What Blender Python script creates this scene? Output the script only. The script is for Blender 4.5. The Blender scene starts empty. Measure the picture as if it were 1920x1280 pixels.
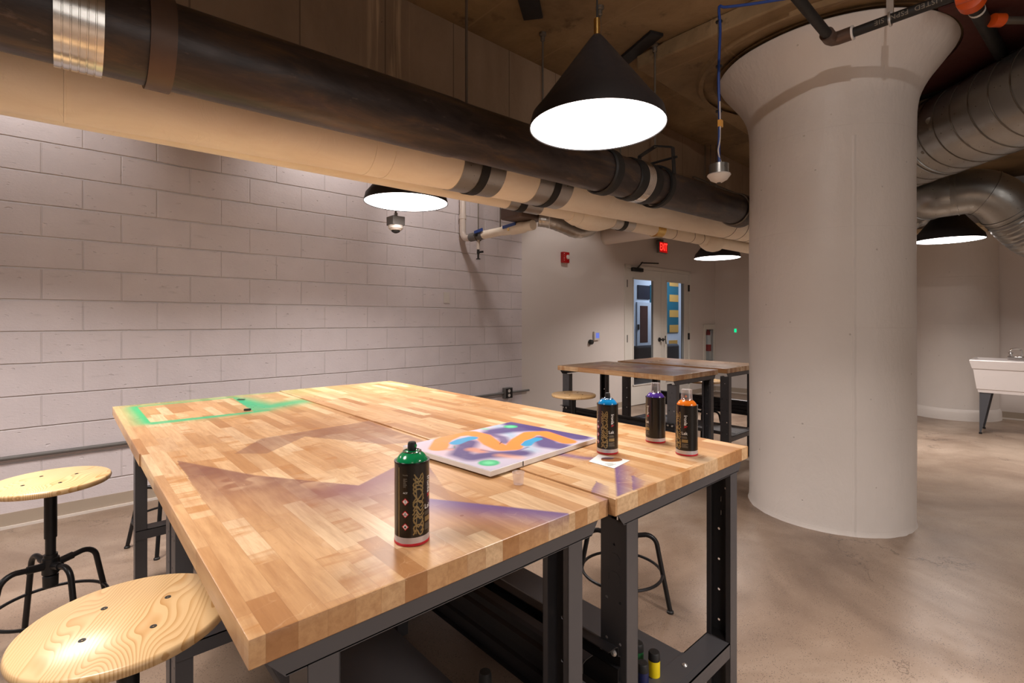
import bpy, bmesh, math, random
import numpy as np
from mathutils import Vector, Matrix
random.seed(7)
PI = math.pi
COL = bpy.context.scene.collection
sc = bpy.context.scene

# ------------------------------------------------------------------ camera frame
A = math.radians(42.12); CA, SA = math.cos(A), math.sin(A)
F = 930.0; HY = 600.4; CZ = 1.292
def ray(px, py):
    dx = (px-960)/F
    return dx*CA+SA, -dx*SA+CA, -(py-HY)/F
def at_t(px, py, t):
    a, b, c = ray(px, py); return Vector((a*t, b*t, CZ+c*t))
def at_z(px, py, z):
    a, b, c = ray(px, py); t = (z-CZ)/c; return Vector((a*t, b*t, z))
def at_y(px, py, y):
    a, b, c = ray(px, py); t = y/b; return Vector((a*t, y, CZ+c*t))
def at_x(px, py, x):
    a, b, c = ray(px, py); t = x/a; return Vector((x, b*t, CZ+c*t))
W1 = Vector((4.13, 4.39)); W2 = Vector((8.83, 4.23)); W3 = Vector((9.17, 0.53))
def at_line(px, py, p, q, off=0.0):
    n = Vector((-(q-p).y, (q-p).x)).normalized()
    a, b, c = ray(px, py)
    t = (n.dot(p)+off)/(n.x*a+n.y*b)
    return Vector((a*t, b*t, CZ+c*t))

# ------------------------------------------------------------------ node helpers
MATS = {}
class NT:
    def __init__(s, name):
        s.m = bpy.data.materials.new(name); s.m.use_nodes = True
        s.t = s.m.node_tree; s.n = s.t.nodes; s.l = s.t.links
        s.b = s.n['Principled BSDF']; s.out = s.n['Material Output']
        MATS[name] = s.m
    def node(s, typ, **kw):
        n = s.n.new(typ)
        for k, v in kw.items(): setattr(n, k, v)
        return n
    def put(s, sock, v):
        if v is None: return
        if isinstance(v, bpy.types.NodeSocket): s.l.new(v, sock)
        elif isinstance(v, (tuple, list)) and len(v) == 3 and sock.type == 'RGBA': sock.default_value = (*v, 1)
        else: sock.default_value = v
    def math(s, op, a, b=None, c=None, clamp=False):
        n = s.node('ShaderNodeMath', operation=op, use_clamp=clamp)
        s.put(n.inputs[0], a); s.put(n.inputs[1], b); s.put(n.inputs[2], c); return n.outputs[0]
    def obj(s):
        return s.node('ShaderNodeTexCoord').outputs['Object']
    def geo(s):
        return s.node('ShaderNodeNewGeometry').outputs['Position']
    def sep(s, v):
        n = s.node('ShaderNodeSeparateXYZ'); s.put(n.inputs[0], v); return n.outputs
    def comb(s, x, y, z):
        n = s.node('ShaderNodeCombineXYZ'); s.put(n.inputs[0], x); s.put(n.inputs[1], y); s.put(n.inputs[2], z); return n.outputs[0]
    def scale(s, v, sx, sy, sz):
        n = s.node('ShaderNodeMapping'); s.put(n.inputs['Vector'], v); n.inputs['Scale'].default_value = (sx, sy, sz); return n.outputs[0]
    def noise(s, v, sc_, det=3, rough=.5, dist=0):
        n = s.node('ShaderNodeTexNoise'); s.put(n.inputs['Vector'], v)
        n.inputs['Scale'].default_value = sc_; n.inputs['Detail'].default_value = det
        n.inputs['Roughness'].default_value = rough; n.inputs['Distortion'].default_value = dist
        return n.outputs['Fac']
    def vor(s, v, sc_, feature='F1'):
        n = s.node('ShaderNodeTexVoronoi', feature=feature); s.put(n.inputs['Vector'], v); n.inputs['Scale'].default_value = sc_
        return n.outputs['Distance']
    def white(s, v):
        n = s.node('ShaderNodeTexWhiteNoise', noise_dimensions='3D'); s.put(n.inputs[0], v); return n.outputs['Value']
    def ramp(s, f, stops, interp='LINEAR'):
        n = s.node('ShaderNodeValToRGB'); s.put(n.inputs[0], f); r = n.color_ramp; r.interpolation = interp
        while len(r.elements) < len(stops): r.elements.new(.5)
        for e, (p, c) in zip(r.elements, stops):
            e.position = p; e.color = (*c, 1) if isinstance(c, (tuple, list)) else (c, c, c, 1)
        return n.outputs[0]
    def mix(s, f, a, b, mode='MIX'):
        n = s.node('ShaderNodeMix', data_type='RGBA', blend_type=mode)
        s.put(n.inputs[0], f); s.put(n.inputs[6], a); s.put(n.inputs[7], b); return n.outputs[2]
    def bump(s, h, strength=.3, dist=.01, normal=None):
        n = s.node('ShaderNodeBump'); s.put(n.inputs['Height'], h)
        n.inputs['Strength'].default_value = strength; n.inputs['Distance'].default_value = dist
        if normal is not None: s.put(n.inputs['Normal'], normal)
        return n.outputs[0]
    def set(s, color=None, rough=None, metal=None, normal=None, **kw):
        s.put(s.b.inputs['Base Color'], color); s.put(s.b.inputs['Roughness'], rough); s.put(s.b.inputs['Metallic'], metal)
        if normal is not None: s.put(s.b.inputs['Normal'], normal)
        for k, v in kw.items(): s.put(s.b.inputs[k], v)
        return s.m

def srgb(r, g, b):
    f = lambda c: (c/255/12.92) if c/255 <= .04045 else ((c/255+.055)/1.055)**2.4
    return (f(r), f(g), f(b))

def mat_simple(name, color, rough=.5, metal=0.0, var=.12, nscale=8, bump=0.0, bscale=60, bdist=.002, **kw):
    n = NT(name); o = n.obj()
    f = n.noise(o, nscale, 4)
    c = n.mix(n.math('MULTIPLY', f, 1.0), tuple(x*(1-var) for x in color), tuple(min(1, x*(1+var)) for x in color))
    nm = n.bump(n.noise(o, bscale, 3), bump, bdist) if bump else None
    r = n.math('MULTIPLY_ADD', n.noise(o, nscale*3, 2), .15, rough-.07)
    return n.set(c, r, metal, nm, **kw)

M = {}
def block_mat():
    n = NT('painted_block'); p = n.geo(); x, y, z = n.sep(p)
    jit = n.math('MULTIPLY', n.math('SUBTRACT', n.noise(p, 5, 3), .5), .006)
    zz = n.math('DIVIDE', n.math('ADD', n.math('ADD', z, jit), .2032*20), .2032)
    row = n.math('FLOOR', zz); par = n.math('MODULO', row, 2.0)
    fz = n.math('FRACT', zz); dz = n.math('MULTIPLY', n.math('MINIMUM', fz, n.math('SUBTRACT', 1.0, fz)), .2032)
    fx = n.math('FRACT', n.math('DIVIDE', n.math('ADD', n.math('ADD', x, .106+.4064*40), n.math('MULTIPLY', n.math('SUBTRACT', 1.0, par), .2032)), .4064))
    dx = n.math('MULTIPLY', n.math('MINIMUM', fx, n.math('SUBTRACT', 1.0, fx)), .4064)
    gz = n.math('SUBTRACT', 1.0, n.math('DIVIDE', dz, .0065), clamp=True)
    gx = n.math('MULTIPLY', n.math('SUBTRACT', 1.0, n.math('DIVIDE', dx, .006), clamp=True), .42)
    fac = n.math('MAXIMUM', n.math('POWER', gz, .7), gx)
    wob = n.noise(n.scale(p, 3, 3, 3), 2, 3)
    fine = n.noise(n.scale(p, 1, 1, 2.2), 55, 4, .65)
    pits = n.ramp(n.noise(n.scale(p, 18, 18, 42), 1, 2), [(.0, 0.0), (.27, 0.0), (.33, 1.0), (1, 1.0)])
    h = n.math('SUBTRACT', n.math('MULTIPLY_ADD', fine, .22, n.math('MULTIPLY', wob, .4)), n.math('MULTIPLY', fac, 1.0))
    h = n.math('MULTIPLY_ADD', pits, .35, h)
    nm = n.bump(h, 1.0, .0085)
    col = n.mix(wob, srgb(207, 199, 202), srgb(222, 214, 217))
    col = n.mix(n.math('MULTIPLY', fac, .35), col, srgb(236, 231, 228))
    dirt = n.ramp(n.noise(n.scale(p, 2, 2, 9), 3, 5), [(0, 1.0), (.66, 1.0), (.8, .78), (1, .7)])
    col = n.mix(1.0, col, dirt, 'MULTIPLY')
    return n.set(col, .5, 0, nm)
def plaster_mat(name, c1, c2, rough=.55, b=.15, bs=40, bd=.002):
    n = NT(name); p = n.geo()
    f = n.noise(p, 1.7, 5); g = n.noise(p, bs, 4)
    return n.set(n.mix(f, c1, c2), rough, 0, n.bump(g, b, bd))
def column_mat():
    n = NT('painted_concrete'); p = n.geo(); x, y, z = n.sep(p)
    f = n.noise(p, 2.5, 5)
    rough_f = n.noise(n.scale(p, 1, 1, .5), 14, 5, .6)
    pits = n.ramp(n.vor(p, 9), [(0, 0.0), (.035, .1), (.06, 1.0), (1, 1.0)])
    joint = n.math('LESS_THAN', n.math('ABSOLUTE', n.math('SUBTRACT', n.math('MODULO', n.math('ADD', z, .27), .61), .3)), .004)
    h = n.math('SUBTRACT', n.math('ADD', n.math('MULTIPLY', rough_f, .7), n.math('MULTIPLY', pits, .35)), n.math('MULTIPLY', joint, .5))
    sx, sy = 3.508, .828                                     # casting seam down the shaft
    tx, ty = -(sy-1.085), (sx-3.915); tl = math.hypot(tx, ty); tx /= tl; ty /= tl
    dsm = n.math('ADD', n.math('MULTIPLY', n.math('SUBTRACT', x, sx), tx), n.math('MULTIPLY', n.math('SUBTRACT', y, sy), ty))
    dsm = n.math('ADD', dsm, n.math('MULTIPLY', n.math('SUBTRACT', n.noise(p, 6, 3), .5), .02))
    ridge = n.math('MULTIPLY', n.math('SUBTRACT', 1.0, n.math('DIVIDE', n.math('ABSOLUTE', dsm), .012), clamp=True), n.math('LESS_THAN', z, 2.4))
    h = n.math('ADD', h, n.math('MULTIPLY', ridge, .5))
    c = n.mix(f, srgb(206, 199, 193), srgb(220, 213, 207))
    c = n.mix(n.math('MULTIPLY', n.math('SUBTRACT', 1.0, pits), .35), c, srgb(110, 95, 85))
    return n.set(c, .45, 0, n.bump(h, .8, .008))
def floor_mat():
    n = NT('polished_concrete'); p = n.geo(); x_, y_, z_ = n.sep(p)
    big = n.noise(p, .8, 5, .6, .6); med = n.noise(p, 5, 5, .6); fine = n.noise(p, 120, 2, .7)
    c = n.ramp(big, [(.34, srgb(110, 90, 75)), (.5, srgb(150, 129, 111)), (.64, srgb(180, 161, 143))])
    c = n.mix(n.math('MULTIPLY', med, .35), c, srgb(120, 103, 90))
    sp = n.math('MAXIMUM', n.ramp(n.vor(n.scale(p, 1, 1.7, 1), 95), [(0, 1.0), (.17, 1.0), (.25, 0.0), (1, 0.0)]), n.ramp(n.vor(n.scale(p, 1.8, 1, 1), 40), [(0, 1.0), (.08, 1.0), (.13, 0.0), (1, 0.0)]))
    keep = n.ramp(n.noise(p, 9, 3), [(0, 0.0), (.36, 0.1), (.55, 1.0)])
    c = n.mix(n.math('MULTIPLY', n.math('MULTIPLY', sp, keep), .9), c, srgb(62, 52, 46))
    c = n.mix(n.ramp(fine, [(.62, 0.0), (.8, .5)]), c, srgb(202, 190, 178))
    crack = n.ramp(n.vor(n.comb(n.math('ADD', x_, n.noise(p, 1.6, 6, .65)), n.math('ADD', y_, n.noise(n.scale(p, 1, 1.3, 1), 1.9, 6, .65)), 0.0), .6, 'DISTANCE_TO_EDGE'), [(0, 1.0), (.0022, .9), (.004, 0.0)])
    crk = n.math('MULTIPLY', crack, n.ramp(n.noise(p, .9, 2), [(.44, 0.0), (.5, 1.0)]))
    c = n.mix(n.math('MULTIPLY', crk, .7), c, srgb(70, 60, 52))
    r = n.math('MULTIPLY_ADD', med, .3, .2)
    h = n.math('SUBTRACT', n.math('MULTIPLY', med, .3), n.math('MULTIPLY', crk, .8))
    return n.set(c, r, 0, n.bump(h, .25, .004))
def ceil_mat():
    n = NT('raw_concrete'); p = n.geo(); x, y, z = n.sep(p)
    big = n.noise(p, 1.3, 6, .65, .4); fine = n.noise(p, 25, 5, .7)
    c = n.ramp(big, [(.25, srgb(88, 70, 46)), (.5, srgb(130, 107, 76)), (.75, srgb(162, 137, 102))])
    blot = n.ramp(n.noise(p, 5, 4, .7), [(.60, 0.0), (.72, .55)])
    c = n.mix(blot, c, srgb(48, 34, 22))
    chips = n.ramp(n.noise(p, 9, 5, .75), [(.69, 0.0), (.74, .8)])
    c = n.mix(chips, c, srgb(176, 156, 130))
    # board marks of the formwork, running across the building and up the beam
    bx = n.math('LESS_THAN', n.math('ABSOLUTE', n.math('SUBTRACT', n.math('MODULO', n.math('ADD', x, 20.1), .62), .31)), .006)
    by = n.math('LESS_THAN', n.math('ABSOLUTE', n.math('SUBTRACT', n.math('MODULO', n.math('ADD', y, 20.25), 1.24), .62)), .006)
    bd = n.math('MAXIMUM', bx, by)
    c = n.mix(n.math('MULTIPLY', bd, .45), c, srgb(150, 126, 94))
    h = n.math('ADD', n.math('MULTIPLY', fine, .5), n.math('MULTIPLY', bd, .6))
    return n.set(c, .75, 0, n.bump(h, .5, .008))
def beam_mat():
    n = NT('stained_concrete'); p = n.geo(); x, y, z = n.sep(p)
    big = n.noise(n.scale(p, 1, 1, .35), 1.6, 6, .65, .3)
    c = n.ramp(big, [(.25, srgb(112, 92, 72)), (.5, srgb(146, 122, 98)), (.75, srgb(166, 142, 118))])
    run = n.noise(n.scale(p, 28, 28, .8), 1, 4, .6)
    near = n.math('SUBTRACT', 1.0, n.math('MULTIPLY', n.math('ABSOLUTE', n.math('SUBTRACT', x, 1.36)), 5.5), clamp=True)
    st = n.math('MULTIPLY', n.ramp(run, [(.5, 0.0), (.6, 1.0)]), near)
    c = n.mix(n.math('MULTIPLY', st, .75), c, srgb(214, 184, 146))
    holes = n.ramp(n.noise(p, 13, 4, .8), [(.70, 0.0), (.74, .8)])
    c = n.mix(holes, c, srgb(36, 26, 18))
    bx = n.math('LESS_THAN', n.math('ABSOLUTE', n.math('SUBTRACT', n.math('MODULO', n.math('ADD', x, 20.0), .47), .2)), .004)
    c = n.mix(n.math('MULTIPLY', bx, .5), c, srgb(52, 38, 26))
    return n.set(c, .8, 0, n.bump(n.math('ADD', n.noise(p, 30, 5), bx), .4, .006))
def wood_mat():
    n = NT('butcher_block'); p = n.geo(); x, y, z = n.sep(p)
    row = n.math('FLOOR', n.math('DIVIDE', n.math('ADD', x, 9.9995), .0418))
    rr = n.white(n.comb(row, 3.1, 0.0)); r2 = n.white(n.comb(row, 7.7, 1.0))
    ln = n.math('MULTIPLY_ADD', r2, .2, .24)
    vv = n.math('ADD', n.math('DIVIDE', y, ln), n.math('MULTIPLY', rr, 9.0))
    pc = n.math('FLOOR', vv)
    rnd = n.white(n.comb(row, pc, 2.0)); rnd2 = n.white(n.comb(row, pc, 5.0))
    base = n.ramp(rnd, [(0, srgb(170, 122, 78)), (.15, srgb(186, 140, 94)), (.45, srgb(204, 162, 116)), (.7, srgb(212, 174, 130)), (.9, srgb(226, 196, 156)), (1, srgb(178, 130, 84))])
    off = n.math('MULTIPLY', rnd2, 31.0)
    gv = n.comb(n.math('MULTIPLY_ADD', x, 26.0, off), n.math('MULTIPLY_ADD', y, 2.6, off), n.math('MULTIPLY', z, 26.0))
    g = n.noise(gv, 3.0, 5, .6, .25)
    base = n.mix(n.ramp(g, [(.38, .0), (.72, .5)]), base, srgb(150, 102, 62))
    flame = n.noise(n.comb(n.math('MULTIPLY_ADD', x, 5.0, off), n.math('MULTIPLY_ADD', y, 30.0, off), n.math('MULTIPLY', z, 5.0)), 1.0, 3, .5, .8)
    fm = n.math('MULTIPLY', n.ramp(flame, [(.48, 0.0), (.64, .75)]), n.math('GREATER_THAN', rnd2, .72))
    base = n.mix(fm, base, srgb(176, 122, 68))
    fine = n.noise(n.comb(n.math('MULTIPLY', x, 420.0), n.math('MULTIPLY', y, 22.0), n.math('MULTIPLY', z, 420.0)), 1.0, 2)
    base = n.mix(n.math('MULTIPLY', n.ramp(fine, [(.5, 0.0), (.8, 1.0)]), .16), base, srgb(140, 92, 54))
    # glue lines
    fx = n.math('FRACT', n.math('DIVIDE', n.math('ADD', x, 9.9995), .0418))
    gl = n.math('LESS_THAN', n.math('MINIMUM', fx, n.math('SUBTRACT', 1.0, fx)), .012)
    fy = n.math('FRACT', vv); gy = n.math('LESS_THAN', fy, .0035)
    base = n.mix(n.math('MULTIPLY', n.math('MAXIMUM', gl, gy), .22), base, srgb(120, 78, 44))
    at = n.node('ShaderNodeAttribute', attribute_name='stain')
    base = n.mix(at.outputs['Alpha'], base, at.outputs['Color'])
    sq = n.noise(p, 11, 1, .4, 1.6); ln_ = n.math('SUBTRACT', 1.0, n.math('DIVIDE', n.math('ABSOLUTE', n.math('SUBTRACT', sq, .5)), .007), clamp=True)
    wh = n.math('MULTIPLY', n.ramp(n.noise(p, 3.1, 3), [(.52, 0.0), (.62, 1.0)]), .28)
    wh = n.math('MULTIPLY', wh, n.math('GREATER_THAN', z, .8705))
    base = n.mix(n.math('MULTIPLY', ln_, wh), base, srgb(236, 206, 166))
    wear = n.noise(p, 6, 3, .5)
    rough = n.math('MULTIPLY_ADD', wear, .22, .2)
    return n.set(base, rough, 0, n.bump(fine, .03, .0006), **{'Specular IOR Level': .4})
def pine_mat():
    n = NT('pine_seat'); o = n.obj(); x0_, y0_, z = n.sep(o)
    x = n.math('MULTIPLY', n.math('ADD', x0_, y0_), .7071); y = n.math('MULTIPLY', n.math('SUBTRACT', y0_, x0_), .7071)
    wob = n.noise(n.comb(n.math('MULTIPLY', x, 1.1), n.math('MULTIPLY', y, 3.2), 1.0), 1.5, 2, .4, .35)
    v = n.math('ADD', n.math('MULTIPLY', y, 15.0), n.math('MULTIPLY', wob, 6.0))
    s = n.math('FRACT', n.math('MULTIPLY', v, 6.5))
    amp = n.ramp(n.noise(n.comb(n.math('MULTIPLY', x, 1.5), n.math('MULTIPLY', y, 7.0), 4.0), 1.5, 2), [(.35, .45), (.65, 1.0)])
    c = n.ramp(s, [(0, 0.0), (.45, .05), (.85, .75), (.96, 1.0), (1, 0.0)])
    c = n.mix(n.math('MULTIPLY', c, amp), srgb(228, 194, 144), srgb(190, 140, 80))
    return n.set(c, .3, 0, n.bump(n.noise(n.comb(n.math('MULTIPLY', x, 20.0), n.math('MULTIPLY', y, 300.0), 0.0), 1, 2), .04, .001))
def pipe_black_mat():
    n = NT('tarred_pipe'); p = n.geo(); x, y, z = n.sep(p)
    a = n.noise(n.scale(p, 2.0, 8, 8), 1.5, 5, .65, .8); b = n.noise(n.scale(p, 1, 3, 3), 7, 5, .7)
    c = n.ramp(a, [(.25, srgb(34, 30, 30)), (.5, srgb(62, 54, 52)), (.68, srgb(88, 70, 54)), (.82, srgb(116, 90, 58))])
    sc_ = n.ramp(b, [(.62, 0.0), (.72, .35)])
    c = n.mix(sc_, c, srgb(140, 124, 112))
    return n.set(c, n.math('MULTIPLY_ADD', b, .35, .2), .25, n.bump(b, .3, .004))
def cream_mat():
    n = NT('canvas_jacket'); p = n.geo()
    a = n.noise(n.scale(p, 1, 3, 3), 3, 5, .6, .5); w = n.noise(n.scale(p, 3, 1.2, 1.2), 5, 4, .6, 1.4)
    c = n.ramp(a, [(.2, srgb(234, 220, 200)), (.6, srgb(244, 234, 216)), (.85, srgb(240, 226, 206))])
    st = n.ramp(n.noise(n.scale(p, .7, 2, 2), 2.3, 5, .7), [(.66, 0.0), (.78, .5)])
    c = n.mix(st, c, srgb(140, 98, 54))
    h = n.math('ADD', n.math('MULTIPLY', n.ramp(w, [(.55, 0.0), (.7, 1.0)]), .5), n.math('MULTIPLY', n.noise(p, 140, 2), .15))
    return n.set(c, .6, 0, n.bump(h, .35, .005))
def galv_mat(name='galvanised_steel', tint=(.50, .49, .46)):
    n = NT(name); p = n.geo()
    v = n.vor(p, 26); a = n.noise(p, 3, 5, .6)
    c = n.mix(a, tuple(t*.72 for t in tint), tuple(t*1.2 for t in tint))
    return n.set(c, n.math('MULTIPLY_ADD', v, .15, .26), .9, n.bump(n.noise(p, 14, 3), .1, .004))
def attr_mat(name, rough=.5, bump=0.0):
    n = NT(name); at = n.node('ShaderNodeAttribute', attribute_name='paint')
    return n.set(at.outputs['Color'], rough, 0, n.bump(n.noise(n.obj(), 600, 2), bump, .0006) if bump else None)
def emis(name, col, st, base=(.8, .8, .8)):
    n = NT(name)
    return n.set(base, .5, 0, None, **{'Emission Color': (*col, 1), 'Emission Strength': st})

M['block'] = block_mat(); M['column'] = column_mat(); M['floor'] = floor_mat(); M['ceiling'] = ceil_mat(); M['beam'] = beam_mat()
M['drywall'] = plaster_mat('painted_drywall', srgb(214, 206, 201), srgb(222, 214, 209), .6, .08)
M['ledge'] = plaster_mat('warm_plaster', srgb(180, 160, 128), srgb(196, 176, 142), .7, .15)
M['hallwall'] = plaster_mat('hall_paint', srgb(222, 228, 238), srgb(228, 234, 244), .6, .05)
M['baseboard'] = plaster_mat('vinyl_base', srgb(168, 154, 138), srgb(176, 162, 146), .5, .02)
M['shoe'] = plaster_mat('white_trim_strip', srgb(216, 208, 200), srgb(222, 214, 206), .4, .02)
M['white_paint'] = plaster_mat('white_door_paint', srgb(214, 210, 203), srgb(220, 216, 208), .4, .02)
M['wood'] = wood_mat(); M['pine'] = pine_mat(); M['blackpipe'] = pipe_black_mat(); M['cream'] = cream_mat()
M['galv'] = galv_mat('galvanised_steel', (.36, .36, .345)); M['shiny'] = mat_simple('ribbed_stainless', (.74, .72, .68), .2, 1.0, .15, 30); M['saddle'] = galv_mat('dull_zinc', (.52, .50, .47))
M['pvc'] = mat_simple('white_pvc', srgb(214, 202, 192), .35, 0, .04)
M['greycoup'] = mat_simple('grey_coupling', srgb(104, 102, 100), .5, 0, .08)
M['black_metal'] = mat_simple('black_stool_metal', (.016, .016, .018), .38, .3, .2)
M['grey_metal'] = mat_simple('charcoal_bench_metal', srgb(78, 77, 80), .42, .15, .08)
M['dark_metal'] = mat_simple('dark_bench_metal', srgb(30, 29, 31), .45, .25, .1)
M['strap'] = mat_simple('dark_strap', srgb(96, 78, 68), .45, .4, .25)
M['blackrubber'] = mat_simple('black_rubber', (.012, .012, .012), .55, 0, .1)
M['shade'] = mat_simple('matte_black_shade', (.02, .018, .02), .5, 0, .05)
M['brass'] = mat_simple('brass', (.72, .48, .16), .25, 1.0, .05)
M['chrome'] = mat_simple('chrome', (.8, .8, .8), .12, 1.0, .02)
M['bolt'] = mat_simple('zinc_bolt', (.75, .74, .72), .3, .8, .1)
M['rod'] = mat_simple('threaded_rod', srgb(112, 104, 94), .45, .6, .15)
M['disc'] = emis('lamp_diffuser', (1.0, .905, .855), 9.0)
M['red'] = mat_simple('alarm_red', srgb(170, 12, 16), .35)
M['redsteel'] = mat_simple('oxide_red_steel', srgb(70, 26, 18), .7, 0, .25)
M['orange'] = mat_simple('orange_coupling', srgb(214, 84, 22), .4)
M['blue'] = mat_simple('blue_cable', srgb(22, 62, 140), .4)
M['white_pl'] = mat_simple('white_plastic', srgb(214, 208, 202), .4, 0, .03)
M['sink'] = mat_simple('sink_plastic', srgb(226, 220, 218), .3, 0, .02)
M['sinkleg'] = mat_simple('grey_sink_leg', srgb(82, 84, 90), .5, .2, .06)
M['sofa'] = mat_simple('dark_upholstery', srgb(74, 76, 82), .85, 0, .1)
M['teal'] = mat_simple('teal_paint', srgb(14, 104, 124), .5, 0, .03)
M['yellow'] = mat_simple('mustard_paint', srgb(226, 170, 84), .5, 0, .03)
M['brownglass'] = mat_simple('brown_glass', srgb(92, 62, 58), .12, 0, .2)
M['darkglass'] = mat_simple('dark_grille', srgb(44, 48, 62), .3, 0, .2)
M['can_black'] = mat_simple('black_lacquer', (.012, .011, .010), .22, .2, .1)
M['can_silver'] = mat_simple('silver_band', srgb(196, 190, 194), .3, .35, .03)
M['can_red'] = mat_simple('red_base_ring', srgb(186, 24, 44), .35)
M['lab_white'] = mat_simple('label_white', srgb(232, 230, 228), .4, 0, .01)
M['lab_grey'] = mat_simple('label_grey', srgb(120, 112, 100), .45, 0, .02)
M['lab_gold'] = mat_simple('label_gold', srgb(150, 130, 88), .35, .4, .1)
M['lab_red'] = mat_simple('label_red', srgb(214, 30, 46), .4, 0, .01)
M['p_green'] = mat_simple('green_paint_gloss', srgb(12, 140, 82), .16, 0, .04)
M['p_blue'] = mat_simple('blue_paint_gloss', srgb(20, 140, 208), .16, 0, .04)
M['p_purple'] = mat_simple('purple_paint_gloss', srgb(76, 50, 136), .16, 0, .04)
M['p_orange'] = mat_simple('orange_paint_gloss', srgb(238, 124, 32), .16, 0, .04)
M['p_yellow'] = mat_simple('yellow_plastic', srgb(226, 200, 20), .35, 0, .03)
M['p_navy'] = mat_simple('navy_plastic', srgb(22, 30, 74), .35, 0, .03)
M['p_dkgreen'] = mat_simple('dark_green_plastic', srgb(16, 88, 44), .35, 0, .03)
M['lcd'] = emis('thermostat_screen', (.15, .25, .9), .8, (.1, .1, .3))
M['exit_glow'] = emis('exit_letters', (1.0, .03, .02), 3.2, (.8, .02, .02))
M['exit_face'] = emis('exit_panel', (1.0, .01, .01), .35, (.35, .0, .0))
M['green_led'] = emis('green_indicator', (.0, .9, .35), 1.2, (0, .5, .2))
M['canvas'] = attr_mat('sprayed_canvas', .55, .3)
def glass_mat(name, col=(1, 1, 1), rough=.0, mixf=.12):
    n = NT(name); n.n.remove(n.b)
    tr = n.node('ShaderNodeBsdfTransparent'); tr.inputs[0].default_value = (*col, 1)
    gl = n.node('ShaderNodeBsdfGlossy'); gl.inputs['Roughness'].default_value = rough
    mx = n.node('ShaderNodeMixShader'); mx.inputs[0].default_value = mixf
    pass; n.l.new(tr.outputs[0], mx.inputs[1]); n.l.new(gl.outputs[0], mx.inputs[2])
    n.l.new(mx.outputs[0], n.out.inputs[0]); return n.m
M['glass'] = glass_mat('window_glass', (.93, .96, .98), 0, .05)
def frost_mat():
    n = NT('frosted_plastic'); n.n.remove(n.b)
    tr = n.node('ShaderNodeBsdfTransparent'); tr.inputs[0].default_value = (1, .97, .95, 1)
    df = n.node('ShaderNodeBsdfDiffuse'); df.inputs[0].default_value = (.85, .8, .8, 1)
    gl = n.node('ShaderNodeBsdfGlossy'); gl.inputs['Roughness'].default_value = .1
    m1 = n.node('ShaderNodeMixShader'); m1.inputs[0].default_value = .22
    m2 = n.node('ShaderNodeMixShader'); m2.inputs[0].default_value = .1
    n.l.new(tr.outputs[0], m1.inputs[1]); n.l.new(df.outputs[0], m1.inputs[2])
    n.l.new(m1.outputs[0], m2.inputs[1]); n.l.new(gl.outputs[0], m2.inputs[2]); n.l.new(m2.outputs[0], n.out.inputs[0]); return n.m
M['frost'] = frost_mat()

# ------------------------------------------------------------------ object helpers
def tag(o, label=None, cat=None, group=None, kind=None):
    if label: o['label'] = label
    if cat: o['category'] = cat
    if group: o['group'] = group
    if kind: o['kind'] = kind
    return o
def empty(name, loc, rz=0, label=None, cat=None, group=None):
    o = bpy.data.objects.new(name, None); COL.objects.link(o); o.location = loc; o.rotation_euler = (0, 0, rz)
    o.empty_display_size = .05
    return tag(o, label, cat, group)
def world_loc(o):
    v = Vector((0, 0, 0))
    while o is not None:
        v += Vector(o.location); o = o.parent
    return v
def link_mesh(name, me, parent=None, smooth=35, mat=None):
    if mat: 
        me.materials.clear(); me.materials.append(mat)
    o = bpy.data.objects.new(name, me); COL.objects.link(o)
    if smooth is not None:
        me.shade_smooth()
        try: me.set_sharp_from_angle(angle=math.radians(smooth))
        except Exception: pass
    if parent is not None: o.parent = parent
    return o
def basis(d):
    d = Vector(d).normalized()
    u = d.cross(Vector((0, 0, 1)))
    if u.length < 1e-3: u = d.cross(Vector((0, 1, 0)))
    u.normalize(); return u, d.cross(u).normalized(), d
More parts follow.
